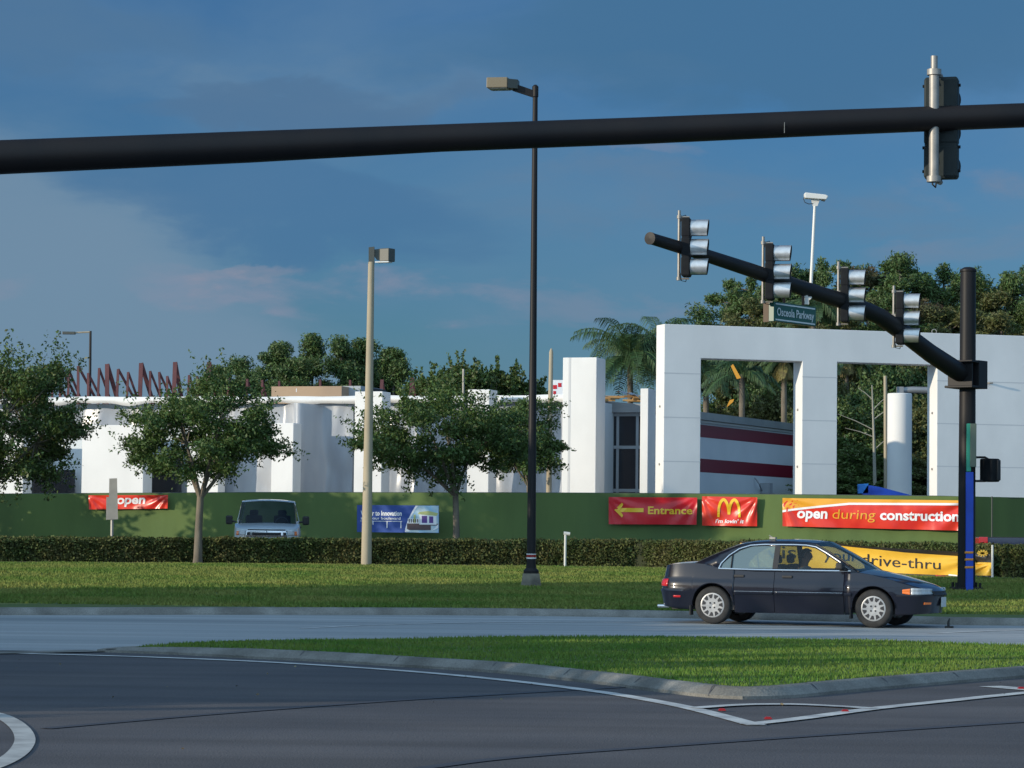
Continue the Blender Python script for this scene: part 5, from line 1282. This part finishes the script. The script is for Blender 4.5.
# ================================================================ VEHICLES
def interp(x, T): return float(np.interp(x, T[0], T[1]))
def vehicle(name, label, cat, loc, rz, S):
    """S: plan control points, zt/zb tables, wheels, glass outline"""
    t = thing(name, label, cat, loc, rz)
    def Bd(b, n, m, par=None, **k): return b.build(n, m, par or t, local=True, **k)
    # perimeter (right half, rear centre -> front centre)
    ctrl = smooth_px(S['plan'], 14); per = [Vector(c) for c in ctrl]
    cum = [0]
    for a, c in zip(per, per[1:]): cum.append(cum[-1] + (c - a).length)
    TOT = cum[-1]; PX = [p.x for p in per]; PY = [p.y for p in per]
    def pos(s): return Vector((float(np.interp(s, cum, PX)), float(np.interp(s, cum, PY))))
    def nrm(s):
        a, c = pos(max(0, s - .03)), pos(min(TOT, s + .03)); d = (c - a).normalized(); return Vector((d.y, -d.x))
    def s_of_x(x):
        lo, hi = S['smin'], TOT - S['smin']
        for _ in range(40):
            m = (lo + hi) / 2
            if pos(m).x < x: lo = m
            else: hi = m
        return lo
    zt = lambda x: interp(x, S['zt']); zb0 = lambda x: interp(x, S['zb'])
    AR = S['AR']; WZ = S['wz']
    def zb(x):
        z = zb0(x)
        for wx in S['wheels']:
            if abs(x - wx) < AR: z = max(z, WZ + math.sqrt(max(0, AR * AR - (x - wx) ** 2)))
        return z
    def body(s, z, off=0.0):
        p = pos(s); n = nrm(s); i = S['inset'](z, p.x); q = p + n * (off - i); return Vector((q.x, q.y, z))
    # stations
    st = [0]
    k = 0.0
    while k < S['smin']: k += .08; st.append(k)
    s_rear_end = st[-1]
    xs = list(np.linspace(pos(s_rear_end).x, pos(TOT - S['smin']).x, 46))
    for wx in S['wheels']:
        xs = [x for x in xs if abs(x - wx) > AR + .01]
        xs += [wx - AR * math.cos(a) for a in np.linspace(0, math.pi, 25)]; xs += [wx - AR - .004, wx + AR + .004]
    gaps = S['gaps']
    for g_ in gaps: xs = [x for x in xs if abs(x - g_) > .03]; xs += [g_ - .004, g_ + .004]
    xs = sorted(xs); st += [s_of_x(x) for x in xs]
    kk = TOT - S['smin']
    st += [kk + (TOT - kk) * i / 12 for i in range(1, 13)]
    st = sorted(set(round(s, 5) for s in st)); NR = 18
    tv = [j / NR for j in range(NR + 1)]
    cols = []
    for s in st:
        x = pos(s).x; a, c = zb(x), zt(x); 
        if a > c - .03: a = c - .03
        cols.append([body(s, a + (c - a) * v) for v in tv])
    door_rng = S['doors']
    def side(sel, nm, mat, par=None, mirror=(1, -1), solid=.012):
        for sg in mirror:
            b = MB()
            for i in range(len(st) - 1):
                xm = (pos(st[i]).x + pos(st[i + 1]).x) / 2
                if not sel(xm, i): continue
                for j in range(NR):
                    q = [cols[i][j], cols[i + 1][j], cols[i + 1][j + 1], cols[i][j + 1]]
                    b.add([Vector((p.x, p.y * sg, p.z)) for p in q], [(0, 1, 2, 3) if sg > 0 else (3, 2, 1, 0)])
            if not b.f: continue
            yield sg, b
    def isgap(i): return any(abs((pos(st[i]).x + pos(st[i + 1]).x) / 2 - g_) < .0045 for g_ in gaps) and st[i] > S['smin'] and st[i] < TOT - S['smin']
    def indoor(x): return any(a < x < c for a, c in door_rng)
    B = MB()
    for sg, b in side(lambda x, i: not indoor(x) and not isgap(i), '', ''): B.add(b.v, b.f)
    # deck (hood and boot lid)
    def deck(sel, crown):
        b = MB(); NJ = 10
        for i in range(len(st) - 1):
            xm = (pos(st[i]).x + pos(st[i + 1]).x) / 2
            if not sel(xm): continue
            for j in range(NJ):
                def q(ii, jj):
                    p = cols[ii][-1]; f = 1 - 2 * jj / NJ; return Vector((p.x, p.y * f, p.z + crown * (1 - f * f) * min(1, abs(p.y) / .5)))
                b.add([q(i, j), q(i + 1, j), q(i + 1, j + 1), q(i, j + 1)], [(0, 1, 2, 3)])
        return b
    d1 = deck(lambda x: x > S['cowl'], S['crown'])
    if S['deck'] is not None: d2 = deck(lambda x: x < S['deck'], S['crown'] * .6); B.add(d2.v, d2.f)
    def weld(o, dist=1e-4):
        bm2 = bmesh.new(); bm2.from_mesh(o.data); bmesh.ops.remove_doubles(bm2, verts=bm2.verts, dist=dist); bmesh.ops.recalc_face_normals(bm2, faces=bm2.faces); bm2.to_mesh(o.data); bm2.free(); o.data.shade_smooth(); o.data.set_sharp_from_angle(angle=R(38)); return o
    paint = S['paint']
    # greenhouse side panels with holes
    GO = S['gh']; WIN = S['win']
    def gy(x, z): return (S['gw'] - (z - S['belt']) * S['tumble']) * (1 - .05 * ((x - S['gx']) / 1.3) ** 2)
    for sg in (-1, 1):
        bm2 = bmesh.new()
        def loop(pts):
            vv = [bm2.verts.new((x, sg * gy(x, z), z)) for x, z in pts]; return [bm2.edges.new((vv[i], vv[(i + 1) % len(vv)])) for i in range(len(vv))]
        es = loop(GO)
        for w in WIN: es += loop(w)
        bmesh.ops.triangle_fill(bm2, edges=es, use_beauty=True); bmesh.ops.recalc_face_normals(bm2, faces=bm2.faces)
        B.add([v.co.copy() for v in bm2.verts], [tuple(v.index for v in f.verts) for f in (bm2.verts.index_update() or bm2.faces)]); bm2.free()
    # roof
    ra, rb = S['roof']; RX = [p for p in GO if ra <= p[0] <= rb and p[1] > S['belt'] + .15]; RX = sorted(RX)
    b = MB(); rx = [p[0] for p in RX]; rz_ = [p[1] for p in RX]
    def rf(u, v):
        x = ra + (rb - ra) * u; z = float(np.interp(x, rx, rz_)); y = gy(x, z); f = 1 - 2 * v
        bow = S.get('bow', .07) * (1 - f * f); xx = x + bow * (max(0, u - .5) * 2) ** 2 - bow * (max(0, .5 - u) * 2) ** 2
        return Vector((xx, y * f, z + S['rcrown'] * (1 - f * f)))
    b.grid(rf, 24, 12); B.add(b.v, b.f)
    bo = weld(Bd(B, 'body', paint, fixn=False), 4e-4)
    bo.modifiers.new('s', 'SOLIDIFY').thickness = .014; bo.modifiers['s'].offset = -1
    ho = weld(Bd(d1, 'hood', paint, fixn=False), 4e-4)
    # doors
    for (a, c), hx in zip(door_rng, S['handles']):
        for sg, b in side(lambda x, i: a < x < c and not isgap(i), '', ''):
            dr = weld(Bd(b, 'door', paint, fixn=False), 4e-4); m_ = dr.modifiers.new('s', 'SOLIDIFY'); m_.thickness = .02; m_.offset = -1; m_.use_rim = False
            h = MB(); s = s_of_x(hx); p = body(s, S['hz'], .012); h.box((p.x, p.y * sg, p.z), (.17, .03, .04)); Bd(h, 'handle', 'trimblk', dr, bevel=.008)
    # inner liner closes panel gaps
    b = MB()
    for sg in (-1, 1):
        x0, x1 = door_rng[0][0] - .08, door_rng[-1][1] + .08
        b.add([(x0, sg * (S['gw'] - .06), .24), (x1, sg * (S['gw'] - .06), .24), (x1, sg * (S['gw'] - .06), S['belt'] - .02), (x0, sg * (S['gw'] - .06), S['belt'] - .02)], [(0, 1, 2, 3)])
    zf = min(S['zb'][1]) + .03; x0, x1 = pos(0).x + .25, pos(TOT).x - .25
    W_ = S['gw'] - .16
    b.box(((x0 + x1) / 2, 0, zf + .03), (x1 - x0, 2 * W_, .06))
    for wx in S['wheels']:   # wheel wells
        for sg in (-1, 1):
            n = 14; y0, y1 = sg * (S['gw'] - .01), sg * (S['gw'] - .33)
            for i in range(n):
                a0, a1 = math.pi * i / n, math.pi * (i + 1) / n; rr_ = AR + .005
                b.add([(wx + rr_ * math.cos(a0), y0, WZ + rr_ * math.sin(a0)), (wx + rr_ * math.cos(a1), y0, WZ + rr_ * math.sin(a1)), (wx + rr_ * math.cos(a1), y1, WZ + rr_ * math.sin(a1)), (wx + rr_ * math.cos(a0), y1, WZ + rr_ * math.sin(a0))], [(0, 1, 2, 3)])
            b.add([(wx - AR, y1, WZ - .1), (wx + AR, y1, WZ - .1), (wx + AR, y1, WZ + AR), (wx - AR, y1, WZ + AR)], [(0, 1, 2, 3)])
    if S['deck'] is not None:
        b.box(((S['deck'] - .05 + door_rng[0][0] + .25) / 2, 0, S['belt'] + .0), (abs(S['deck'] - .05 - door_rng[0][0] - .25), 2 * W_, .03))
    b.box((S['cowl'] + .03, 0, (zf + S['belt']) / 2 + .02), (.06, 2 * W_, S['belt'] - zf - .04)); b.box((S['cowl'] - .17, 0, S['belt'] - .09), (.42, 2 * W_, .15))
    Bd(b, 'underbody_and_dash', 'trimblk', fixn=False)
    # side glass and chrome surround
    for w, mt in zip(WIN, S['glassmats']):
        for sg in (-1, 1):
            b = MB(); b.add([(x, sg * (gy(x, z) - .012), z) for x, z in w], [tuple(range(len(w)))]); gl = Bd(b, 'window', mt)
            if S.get('pillar_bar') and w is WIN[0]:
                x = S['pillar_bar']; b = MB(); z0, z1 = w[0][1], interp(x, ([p[0] for p in sorted(w[3:])], [p[1] for p in sorted(w[3:])])); b.tube([(x, sg * gy(x, z0), z0), (x, sg * (gy(x, z1)), z1)], .012, 4); Bd(b, 'divider_bar', 'trimblk', gl)
    if S.get('trimloop'):
        for sg in (-1, 1):
            b = MB(); b.tube([(x, sg * (gy(x, z) + .006), z) for x, z in S['trimloop']], .0125, 6); Bd(b, 'chrome_window_trim', 'chrome', smooth=True)
            bx = MB(); x0, x1 = S['bpillar']; bx.add([(x0, sg * (gy(x0, S['belt'] + .03) + .003), S['belt'] + .03), (x1, sg * (gy(x1, S['belt'] + .03) + .003), S['belt'] + .03), (x1, sg * (gy(x1, S['ptop']) + .003), S['ptop']), (x0, sg * (gy(x0, S['ptop']) + .003), S['ptop'])], [(0, 1, 2, 3)]); Bd(bx, 'door_pillar', 'trimblk')
    # windscreen and backlight
    def screen(x_top, x_bot, z_bot, bowt, bowb, mt, nm):
        b = MB(); z_top = float(np.interp(x_top, rx, rz_))
        def f(u, v):
            x = x_bot + (x_top - x_bot) * v; z = z_bot + (z_top - z_bot) * v + .015 * math.sin(v * math.pi); y = gy(x, max(z, S['belt'])) - .005; g_ = 1 - 2 * u; bw = bowb + (bowt - bowb) * v
            return Vector((x + bw * (1 - g_ * g_), y * g_, z + (S['rcrown'] * v + S['crown'] * .5 * (1 - v)) * (1 - g_ * g_)))
        b.grid(f, 16, 8); o = Bd(b, nm, mt, smooth=True, angle=180)
        b = MB(); b.tube([f(0, i / 8) for i in range(9)], .012, 5); b.tube([f(1, i / 8) for i in range(9)], .012, 5); Bd(b, 'screen_seal', 'trimblk', o)
    bw_ = S.get('bow', .07)
    screen(S['roof'][1], S['wbase'][0], S['wbase'][1], bw_, S.get('bowb', .14), S['wglass'], 'windscreen')
    if S.get('bbase'): screen(S['roof'][0], S['bbase'][0], S['bbase'][1], -bw_, -.10, 'glass_w', 'rear_screen')
    # wheels
    wr = S['wr']
    for wx in S['wheels']:
        for sg in (-1, 1):
            yo = sg * (S['gw'] - .0); c = (wx, yo - sg * .20, wr)
            b = MB(); b.lathe([(wr * .66, .195), (wr * .70, .20), (wr * .90, .198), (wr * .975, .18), (wr, .15), (wr, .03), (wr * .95, 0), (wr * .66, 0)], c, (0, sg, 0), 44); wh = Bd(b, 'wheel', 'rubber', smooth=True, angle=50)
            b = MB(); b.lathe([(.001, .192), (wr * .24, .200), (wr * .50, .192), (wr * .60, .196), (wr * .655, .192), (wr * .665, .17)], c, (0, sg, 0), 44); rim = Bd(b, 'wheel_cover', 'hub', wh, smooth=True, angle=60)
            b = MB(); ns = S.get('slots', 11)
            for i in range(ns):
                a = 2 * math.pi * i / ns; pts = []
                for rr_, da in ((.36, -.06), (.39, .20), (.575, .25), (.60, -.17)): pts.append((wx + wr * rr_ * math.cos(a + da), yo - sg * .20 + sg * .1975, wr + wr * rr_ * math.sin(a + da)))
                b.add(pts, [(0, 1, 2, 3)])
            for i in range(4):
                a = math.pi / 4 + i * math.pi / 2; cc = (wx + wr * .17 * math.cos(a), yo, wr + wr * .17 * math.sin(a)); b.add([(cc[0] + .016 * math.cos(q), yo + sg * .0025, cc[2] + .016 * math.sin(q)) for q in np.linspace(0, 2 * math.pi, 8, endpoint=False)], [tuple(range(8))])
            Bd(b, 'cover_slots', 'dark', rim, fixn=False)
    # surface patches (lamps, strips)
    def patch(nm, s0, s1, z0, z1, mt, off=.006, sgs=(1, -1), par=None, taper=0, n=10, thick=.012, taper0=0):
        for sg in sgs:
            b = MB(); 
            def f(u, v): 
                s = s0 + (s1 - s0) * u; tp = taper * u + taper0 * (1 - u); z = z0 + (z1 - z0) * (v * (1 - tp) + tp * .5); p = body(s, z, off); return Vector((p.x, p.y * sg, p.z))
            b.grid(f, n, 4)
            o = Bd(b, nm, mt, par, smooth=True, angle=60); m_ = o.modifiers.new('s', 'SOLIDIFY'); m_.thickness = thick; m_.offset = 0
    return t, dict(pos=pos, TOT=TOT, s_of_x=s_of_x, body=body, patch=patch, Bd=Bd, gy=gy, zb=zb, bo=bo, ho=ho)

# ---- sedan
def sedan(name, label, loc, rz, paint, people=True):
    def inset(z, x):
        i = 0
        if z < .53: i += (.53 - z) * .22 + .006
        if z > .60: i += ((z - .60) ** 1.35) * .26
        i += .020 * min(1, max(0, (z - .685) / .05))
        if .565 < z < .60 and abs(x) > 1.75: i += .004
        if abs(x) > 1.72 and z < .56: i -= .022 * min(1, (abs(x) - 1.72) / .2) * min(1, (.56 - z) / .02)
        return i
    S = dict(plan=[(-2.335, 0), (-2.325, -.35), (-2.26, -.66), (-2.08, -.80), (-1.70, -.85), (-.9, -.878), (0, -.885), (.9, -.878), (1.45, -.865), (1.90, -.81), (2.12, -.70), (2.26, -.46), (2.315, -.2), (2.33, 0)],
             smin=.86, zt=([-2.34, -2.25, -2.0, -1.7, -1.5, -1.2, -.8, .9, 1.1, 1.3, 1.6, 1.9, 2.1, 2.25, 2.34], [.925, .955, .985, 1.0, .985, .93, .90, .90, .895, .865, .80, .725, .665, .61, .575]),
             zb=([-2.34, -2.0, -1.75, -1.6, 1.7, 1.9, 2.34], [.29, .25, .235, .20, .20, .215, .24]),
             wheels=(-1.33, 1.385), AR=.355, wz=.315, wr=.31, inset=inset, gaps=(-.955, -.27, .90), doors=[(-.955, -.27), (-.27, .90)], handles=(-.87, -.05), hz=.80,
             cowl=1.02, deck=-1.42, crown=.05, paint=paint, belt=.90, gw=.835, gx=-.2, tumble=.46, rcrown=.045,
             gh=[(-1.66, .985), (-1.5, 1.06), (-1.32, 1.15), (-1.12, 1.235), (-.92, 1.305), (-.70, 1.345), (-.40, 1.365), (-.1, 1.368), (.2, 1.355), (.38, 1.33), (.60, 1.225), (.85, 1.065), (1.12, .895), (.5, .885), (0, .885), (-.6, .885), (-1.0, .90), (-1.3, .935)],
             win=[[(-1.20, .925), (-.31, .925), (-.31, 1.292), (-.50, 1.302), (-.72, 1.285), (-.90, 1.225), (-1.06, 1.12), (-1.18, 1.0)],
                  [(-.22, .925), (.94, .925), (.80, 1.03), (.55, 1.18), (.36, 1.275), (.22, 1.298), (-.22, 1.302)]],
             trimloop=[(-1.235, .915), (-1.20, 1.005), (-1.08, 1.135), (-.92, 1.245), (-.73, 1.305), (-.5, 1.322), (0, 1.324), (.22, 1.318), (.38, 1.292), (.57, 1.195), (.82, 1.045), (1.0, .908), (.5, .906), (0, .906), (-.6, .906), (-1.235, .915)],
             bpillar=(-.31, -.22), ptop=1.30, pillar_bar=-1.02, roof=(-.92, .38), bowb=.07, wbase=(1.13, .90), bbase=(-1.66, .99), wglass='glass_w', glassmats=('glass_t', 'glass'))
    t, K = vehicle(name, label, 'car', loc, rz, S); patch, Bd, sx, TOT = K['patch'], K['Bd'], K['s_of_x'], K['TOT']
    s1 = sx(1.86); s2 = sx(1.98)
    patch('headlight', s2 + .01, TOT - .48, .545, .65, 'lensclear', .012, taper=.15); patch('turn_signal', s1, s2, .545, .64, 'lensamber', .012, taper0=.35)
    patch('grille', TOT - .45, TOT - .0, .50 + .03, .60, 'trimblk', .008)
    patch('bumper_marker', TOT - .66, TOT - .48, .385, .42, 'lensamber', .006)
    patch('tail_light', .64, .86, .61, .73, 'lensred', .008); patch('rear_marker', .98, 1.11, .43, .462, 'lensred', .006)
    patch('bumper_seam', .02, sx(-1.70), .560, .566, 'dark', .002); patch('bumper_seam', sx(1.76), TOT - .02, .520, .526, 'dark', .002)
    for a, c in ((-.945, -.28), (-.26, .89)): patch('side_moulding', sx(a), sx(c), .508, .548, K['bo'].data.materials[0], .020, n=24, thick=.02)
    patch('side_moulding', sx(.91), sx(1.03), .508, .548, K['bo'].data.materials[0], .020, thick=.02)
    for a, c in ((-.945, -.28), (-.26, .89)): patch('moulding_glint', sx(a), sx(c), .549, .5545, 'chrome', .022, n=20, thick=.01)  # bright strip drawn in for the highlight along the moulding's top
    b = MB(); s = TOT - .02; b.box((2.35, 0, .42), (.012, .31, .16)); Bd(b, 'number_plate', 'plate')
    b = MB(); b.box((-2.33, 0, .70), (.012, .31, .16)); Bd(b, 'number_plate', 'plate')
    for sg in (-1, 1):
        b = MB(); b.box((.86, sg * .93, .985), (.12, .18, .115)); mo = Bd(b, 'mirror', 'trimblk', bevel=.03); b = MB(); b.box((.90, sg * .85, .94), (.10, .10, .04)); Bd(b, 'mirror_stalk', 'trimblk', mo)
    b = MB(); b.tube([(-2.40, -.45, .27), (-2.2, -.45, .27)], .028, 10); Bd(b, 'exhaust_pipe', 'chrome')
    # mud flaps
    for wx in (-1.33, 1.385):
        for sg in (-1, 1): b = MB(); b.box((wx - .375, sg * .79, .22), (.02, .16, .16)); Bd(b, 'mud_flap', 'rubber')
    b = MB(); b.box((-.45, -.30, 1.425), (.10, .10, .03)); b.tube([(-.45, -.30, 1.43), (-.52, -.30, 1.47)], .008, 6); Bd(b, 'roof_aerial', 'galv')
    for y in (-.37, .37):
        b = MB(); b.box((-.02, y, .40), (.50, .50, .14)); b.box((-.26, y, .72), (.13, .48, .56), mat=Euler((0, -.18, 0)).to_matrix()); b.box((-.34, y, 1.08), (.09, .24, .15), mat=Euler((0, -.12, 0)).to_matrix()); Bd(b, 'front_seat', 'seat', bevel=.04)
    b = MB(); b.box((-.90, 0, .52), (.5, 1.25, .16)); b.box((-1.14, 0, .76), (.14, 1.25, .50), mat=Euler((0, -.30, 0)).to_matrix()); Bd(b, 'rear_seat', 'seat', bevel=.04)
    if people:
        b = MB(); n = 24; c = Vector((.46, .35, .86)); ax = Vector((-.92, 0, .38)).normalized(); q = ax.to_track_quat('Z', 'Y').to_matrix()
        b.tube([c + q @ Vector((.185 * math.cos(2 * math.pi * i / n), .185 * math.sin(2 * math.pi * i / n), 0)) for i in range(n + 1)], .014, 8); b.tube([c, c - ax * .25], .03, 8); b.tube([c + q @ Vector((.17, 0, 0)), c + q @ Vector((-.17, 0, 0))], .012, 6)
        Bd(b, 'steering_wheel', 'trimblk', smooth=True)
    return t
# car placement: near side wheels on the road at px 715 / 874
HEAD = R(-21.5)
cc = P(804, 600, 46.6); car_loc = Vector((cc.x, 46.6, 0.006))
car = sedan('parked_car', '', (0, 0, 0), 0, 'carblue') if False else sedan('sedan_car', 'dark navy four door sedan driving right past the grass island', car_loc, HEAD, 'carblue')
FR = FRAME[car.name]

# ---- driver (own thing, sitting behind the wheel)
def skin_body(name, verts, edges, radii, mat, parent, sub=1, root=0):
    me = bpy.data.meshes.new(name); me.from_pydata([tuple(v) for v in verts], edges, []); me.materials.append(M[mat])
    o = bpy.data.objects.new(name, me); C.objects.link(o); 
    m = o.modifiers.new('skin', 'SKIN'); m.use_smooth_shade = True
    for i, r_ in enumerate(radii): me.skin_vertices[0].data[i].radius = r_ if hasattr(r_, '__len__') else (r_, r_); 
    me.skin_vertices[0].data[root].use_root = True
    s = o.modifiers.new('sub', 'SUBSURF'); s.levels = s.render_levels = sub
    o.parent = parent; return o
dl = FR @ Vector((-.04, .32, .455)); dr_ = thing('person', 'driver with short dark hair and a grey shirt at the wheel of the dark sedan', 'person', dl, HEAD)
V = [(0, 0, .06), (.0, 0, .22), (-.03, 0, .40), (-.05, 0, .50), (-.035, 0, .565), (-.01, 0, .64), (.0, 0, .70), (0, 0, .76),   # 0 pelvis..7 crown
     (-.05, .17, .45), (.10, .22, .24), (.34, .16, .36), (-.05, -.17, .45), (.10, -.22, .24), (.34, -.16, .36),   # arms
     (.20, .10, .05), (.44, .12, .09), (.52, .12, -.08), (.20, -.10, .05), (.44, -.12, .09), (.52, -.12, -.08), (.62, .12, -.11), (.62, -.12, -.11)]
E = [(0, 1), (1, 2), (2, 3), (3, 4), (4, 5), (5, 6), (6, 7), (2, 8), (8, 9), (9, 10), (2, 11), (11, 12), (12, 13), (0, 14), (14, 15), (15, 16), (0, 17), (17, 18), (18, 19), (16, 20), (19, 21)]
Rr = [(.15, .12), (.15, .11), (.17, .12), (.09, .08), (.055, .055), (.08, .095), (.085, .105), (.05, .06), (.06, .06), (.045, .045), (.03, .03), (.06, .06), (.045, .045), (.03, .03), (.09, .09), (.065, .065), (.05, .05), (.09, .09), (.065, .065), (.05, .05), (.04, .04), (.04, .04)]
skin_body('body', V, E, Rr, 'skin', dr_, 2)
# shirt, hair, face features, hands
b = MB(); b.lathe([(.17, .0), (.185, .12), (.20, .26), (.205, .36), (.17, .44), (.09, .485), (.065, .49)], (-.02, 0, .02), (-.05, 0, 1), 20)
for v in range(len(b.v)): x, y, z = b.v[v]; b.v[v] = ((x + .02) * .72 - .02, y * 1.12, z)
for sg in (-1, 1): b.tube([(-.05, sg * .17, .44), (.0, sg * .215, .36), (.09, sg * .225, .255), (.16, sg * .215, .275)], [.085, .075, .065, .058], 12)
b.build('shirt', 'shirt', dr_, local=True, smooth=True)
b = MB()
def hair_f(u, v):
    a = 2 * math.pi * u; e = -.35 + (math.pi / 2 + .35) * v; r_ = 1 + .04 * mnoise.noise(Vector((a * 2, e * 4, 0))); back = max(0, -math.cos(a)); ee = e if back > .1 or e > .5 else max(e, .62 - .2 * back)
    return Vector((-.012 + .108 * r_ * math.cos(a) * math.cos(ee), .094 * r_ * math.sin(a) * math.cos(ee), .685 + .115 * r_ * math.sin(ee)))
b.grid(hair_f, 28, 12); b.build('hair', 'hair', dr_, local=True, smooth=True, solid=.012)
b = MB(); b.add([(.078, -.012, .69), (.078, .012, .69), (.108, 0, .655), (.08, -.016, .65), (.08, .016, .65)], [(0, 1, 2), (0, 2, 3), (1, 4, 2), (3, 2, 4)])
for sg in (-1, 1): b.tube([(-.005, sg * .086, .70), (-.018, sg * .094, .675), (-.008, sg * .086, .645)], [.006, .014, .006], 6)
b.build('nose_and_ears', 'skin', dr_, local=True, smooth=True)
b = MB()
for sg in (-1, 1): b.lathe([(.001, .004), (.009, 0)], (.086, sg * .032, .688), (1, 0, 0), 8)
b.build('eyes', 'hair', dr_, local=True)
b = MB(); b.tube([(.083, -.022, .622), (.092, 0, .622), (.083, .022, .622)], .006, 6); M['lips'] = pbr('lips', (.30, .10, .08), None, rough=.5); b.build('mouth', 'lips', dr_, local=True)
for sg in (-1, 1):
    b = MB(); w = Vector((.34, sg * .16, .36)); gpt = Vector((.42, sg * .165, .385)); b.tube([w, w.lerp(gpt, .5), gpt], [.028, .036, .034], 10)
    for k in range(4):
        o_ = Vector((.0, sg * 0, .028 - .019 * k)); b.tube([gpt + o_, gpt + o_ + Vector((.045, 0, .01)), gpt + o_ + Vector((.062, -sg * .02, .0)), gpt + o_ + Vector((.045, -sg * .036, -.004))], [.0095, .009, .0085, .007], 6)
    b.tube([w + Vector((.03, -sg * .02, .01)), gpt + Vector((0, -sg * .035, .03)), gpt + Vector((.03, -sg * .045, .035))], [.011, .010, .008], 6)
    b.build('hand', 'skin', dr_, local=True, smooth=True)

# ---- dark flat trailer whose end shows at the right edge
yc = 70.5; pc = XZ(979, yc, ZL); x0 = pc.x
t = thing('flat_trailer', 'dark flat trailer with a red end, just showing above the hedge at the right edge', 'trailer', (x0, yc, ZL))
zd = P(985, 537.0, yc).z - ZL
def lb(nm, c, d, m, par=None, bv=.01): b = MB(); b.box(c, d); return b.build(nm, m, par or t, local=True, bevel=bv)
dk = lb('deck', (2.4, .9, zd - .06), (4.5, 1.9, .12), 'trimblk'); lb('side_rail', (2.4, -.07, zd - .12), (4.5, .05, .20), 'carblue2')
lb('end_board', (.09, -.11, zd - .075), (.22, .03, .15), 'lensred'); lb('end_board', (.13, .9, zd - .10), (.04, 1.9, .16), 'lensred')
lb('marker_lamp', (.27, -.105, zd - .24), (.07, .03, .05), 'lensamber', None, .004)
for dy in (.05, 1.75):
    for dx in (1.9, 2.75): b = MB(); b.lathe([(.001, 0), (.2, 0), (.33, .02), (.33, .2), (.001, .2)], (dx, dy, .33), (0, 1, 0), 24); b.build('wheel', 'rubber', t, local=True, smooth=True)
lb('drawbar', (5.2, .9, .5), (1.3, .1, .1), 'trimblk'); lb('axle', (2.33, .9, .36), (.12, 1.8, .1), 'trimblk')

# ---- van, front view
def vinset(z, x):
    i = 0
    if z < .45: i += (.45 - z) * .15
    if z > .8: i += (z - .8) * .10
    return i
VS = dict(plan=[(-2.40, 0), (-2.39, -.5), (-2.35, -.85), (-2.2, -.96), (-1.7, -.985), (-.8, -.99), (0, -.99), (.9, -.985), (1.6, -.97), (2.05, -.93), (2.28, -.80), (2.38, -.5), (2.42, -.2), (2.43, 0)],
          smin=1.0, zt=([-2.4, 1.2, 1.5, 1.9, 2.2, 2.35, 2.43], [1.10, 1.10, 1.08, 1.03, .975, .93, .90]), zb=([-2.4, 2.43], [.30, .30]), wheels=(-1.35, 1.45), AR=.40, wz=.36, wr=.355, inset=vinset,
          gaps=(-.35, .75), doors=[(-.35, .75)], handles=(-.2,), hz=1.0, cowl=1.32, deck=None, crown=.045, paint='vanpaint', belt=1.10, gw=.955, gx=-.6, tumble=.24, rcrown=.05,
          gh=[(-2.36, 1.09), (-2.34, 1.5), (-2.26, 1.70), (-2.1, 1.76), (-1.2, 1.785), (-.3, 1.785), (.3, 1.765), (.52, 1.73), (.80, 1.55), (1.1, 1.33), (1.42, 1.085), (.6, 1.09), (-.6, 1.09), (-1.6, 1.09)],
          win=[[(-2.2, 1.18), (-1.35, 1.18), (-1.35, 1.62), (-2.12, 1.62)], [(-1.25, 1.18), (-.42, 1.18), (-.42, 1.62), (-1.25, 1.62)], [(-.30, 1.18), (1.15, 1.18), (.85, 1.42), (.60, 1.62), (-.30, 1.62)]],
          roof=(-2.1, .52), wbase=(1.42, 1.09), bbase=None, wglass='glass_v', glassmats=('glass_v', 'glass_v', 'glass_v'), bow=.10, slots=8)
YV = 84.0; pv = XZ(267.5, YV, ZL)
van, K = vehicle('minivan', 'pale blue van parked facing the viewer behind the hedge, between two lamp lit banners' if False else 'pale blue van parked nose first behind the hedge', 'van', pv, R(-86), VS)
patch, Bd, TOT = K['patch'], K['Bd'], K['TOT']
patch('headlight', TOT - .82, TOT - .62, .76, .89, 'lensclear', .01); patch('turn_signal', TOT - .93, TOT - .83, .76, .88, 'lensamber', .01)
patch('grille_surround', TOT - .60, TOT - .0, .72, .90, 'chrome', .012, n=14)
patch('grille', TOT - .42, TOT - .0, .765, .845, 'trimblk', .024, n=12); patch('grille_inlet', TOT - .57, TOT - .48, .765, .845, 'trimblk', .024)
patch('hood_gap', TOT - .55, TOT - .0, .905, .935, 'trimblk', .006, n=12); patch('bumper', TOT - 1.0, TOT, .40, .60, 'trimblk', .04, n=16)
for sg in (-1, 1):
    b = MB(); b.box((1.02, sg * 1.13, 1.20), (.10, .20, .26)); mo = Bd(b, 'mirror', 'trimblk', bevel=.04); b = MB(); b.tube([(1.05, sg * .93, 1.14), (1.03, sg * 1.08, 1.18)], .03, 6); Bd(b, 'mirror_arm', 'trimblk', mo)
b = MB()
for y in (-.42, .42): b.box((.1, y, 1.05), (.16, .50, .60)); b.box((.1, y, 1.42), (.10, .26, .18))
Bd(b, 'front_seats', 'seat', bevel=.05)
b = MB(); n = 20; b.tube([(.75 + .07 * math.sin(2 * math.pi * i / n), .42 + .19 * math.cos(2 * math.pi * i / n), 1.12 + .17 * math.sin(2 * math.pi * i / n)) for i in range(n + 1)], .015, 6); Bd(b, 'steering_wheel', 'grey', smooth=True)
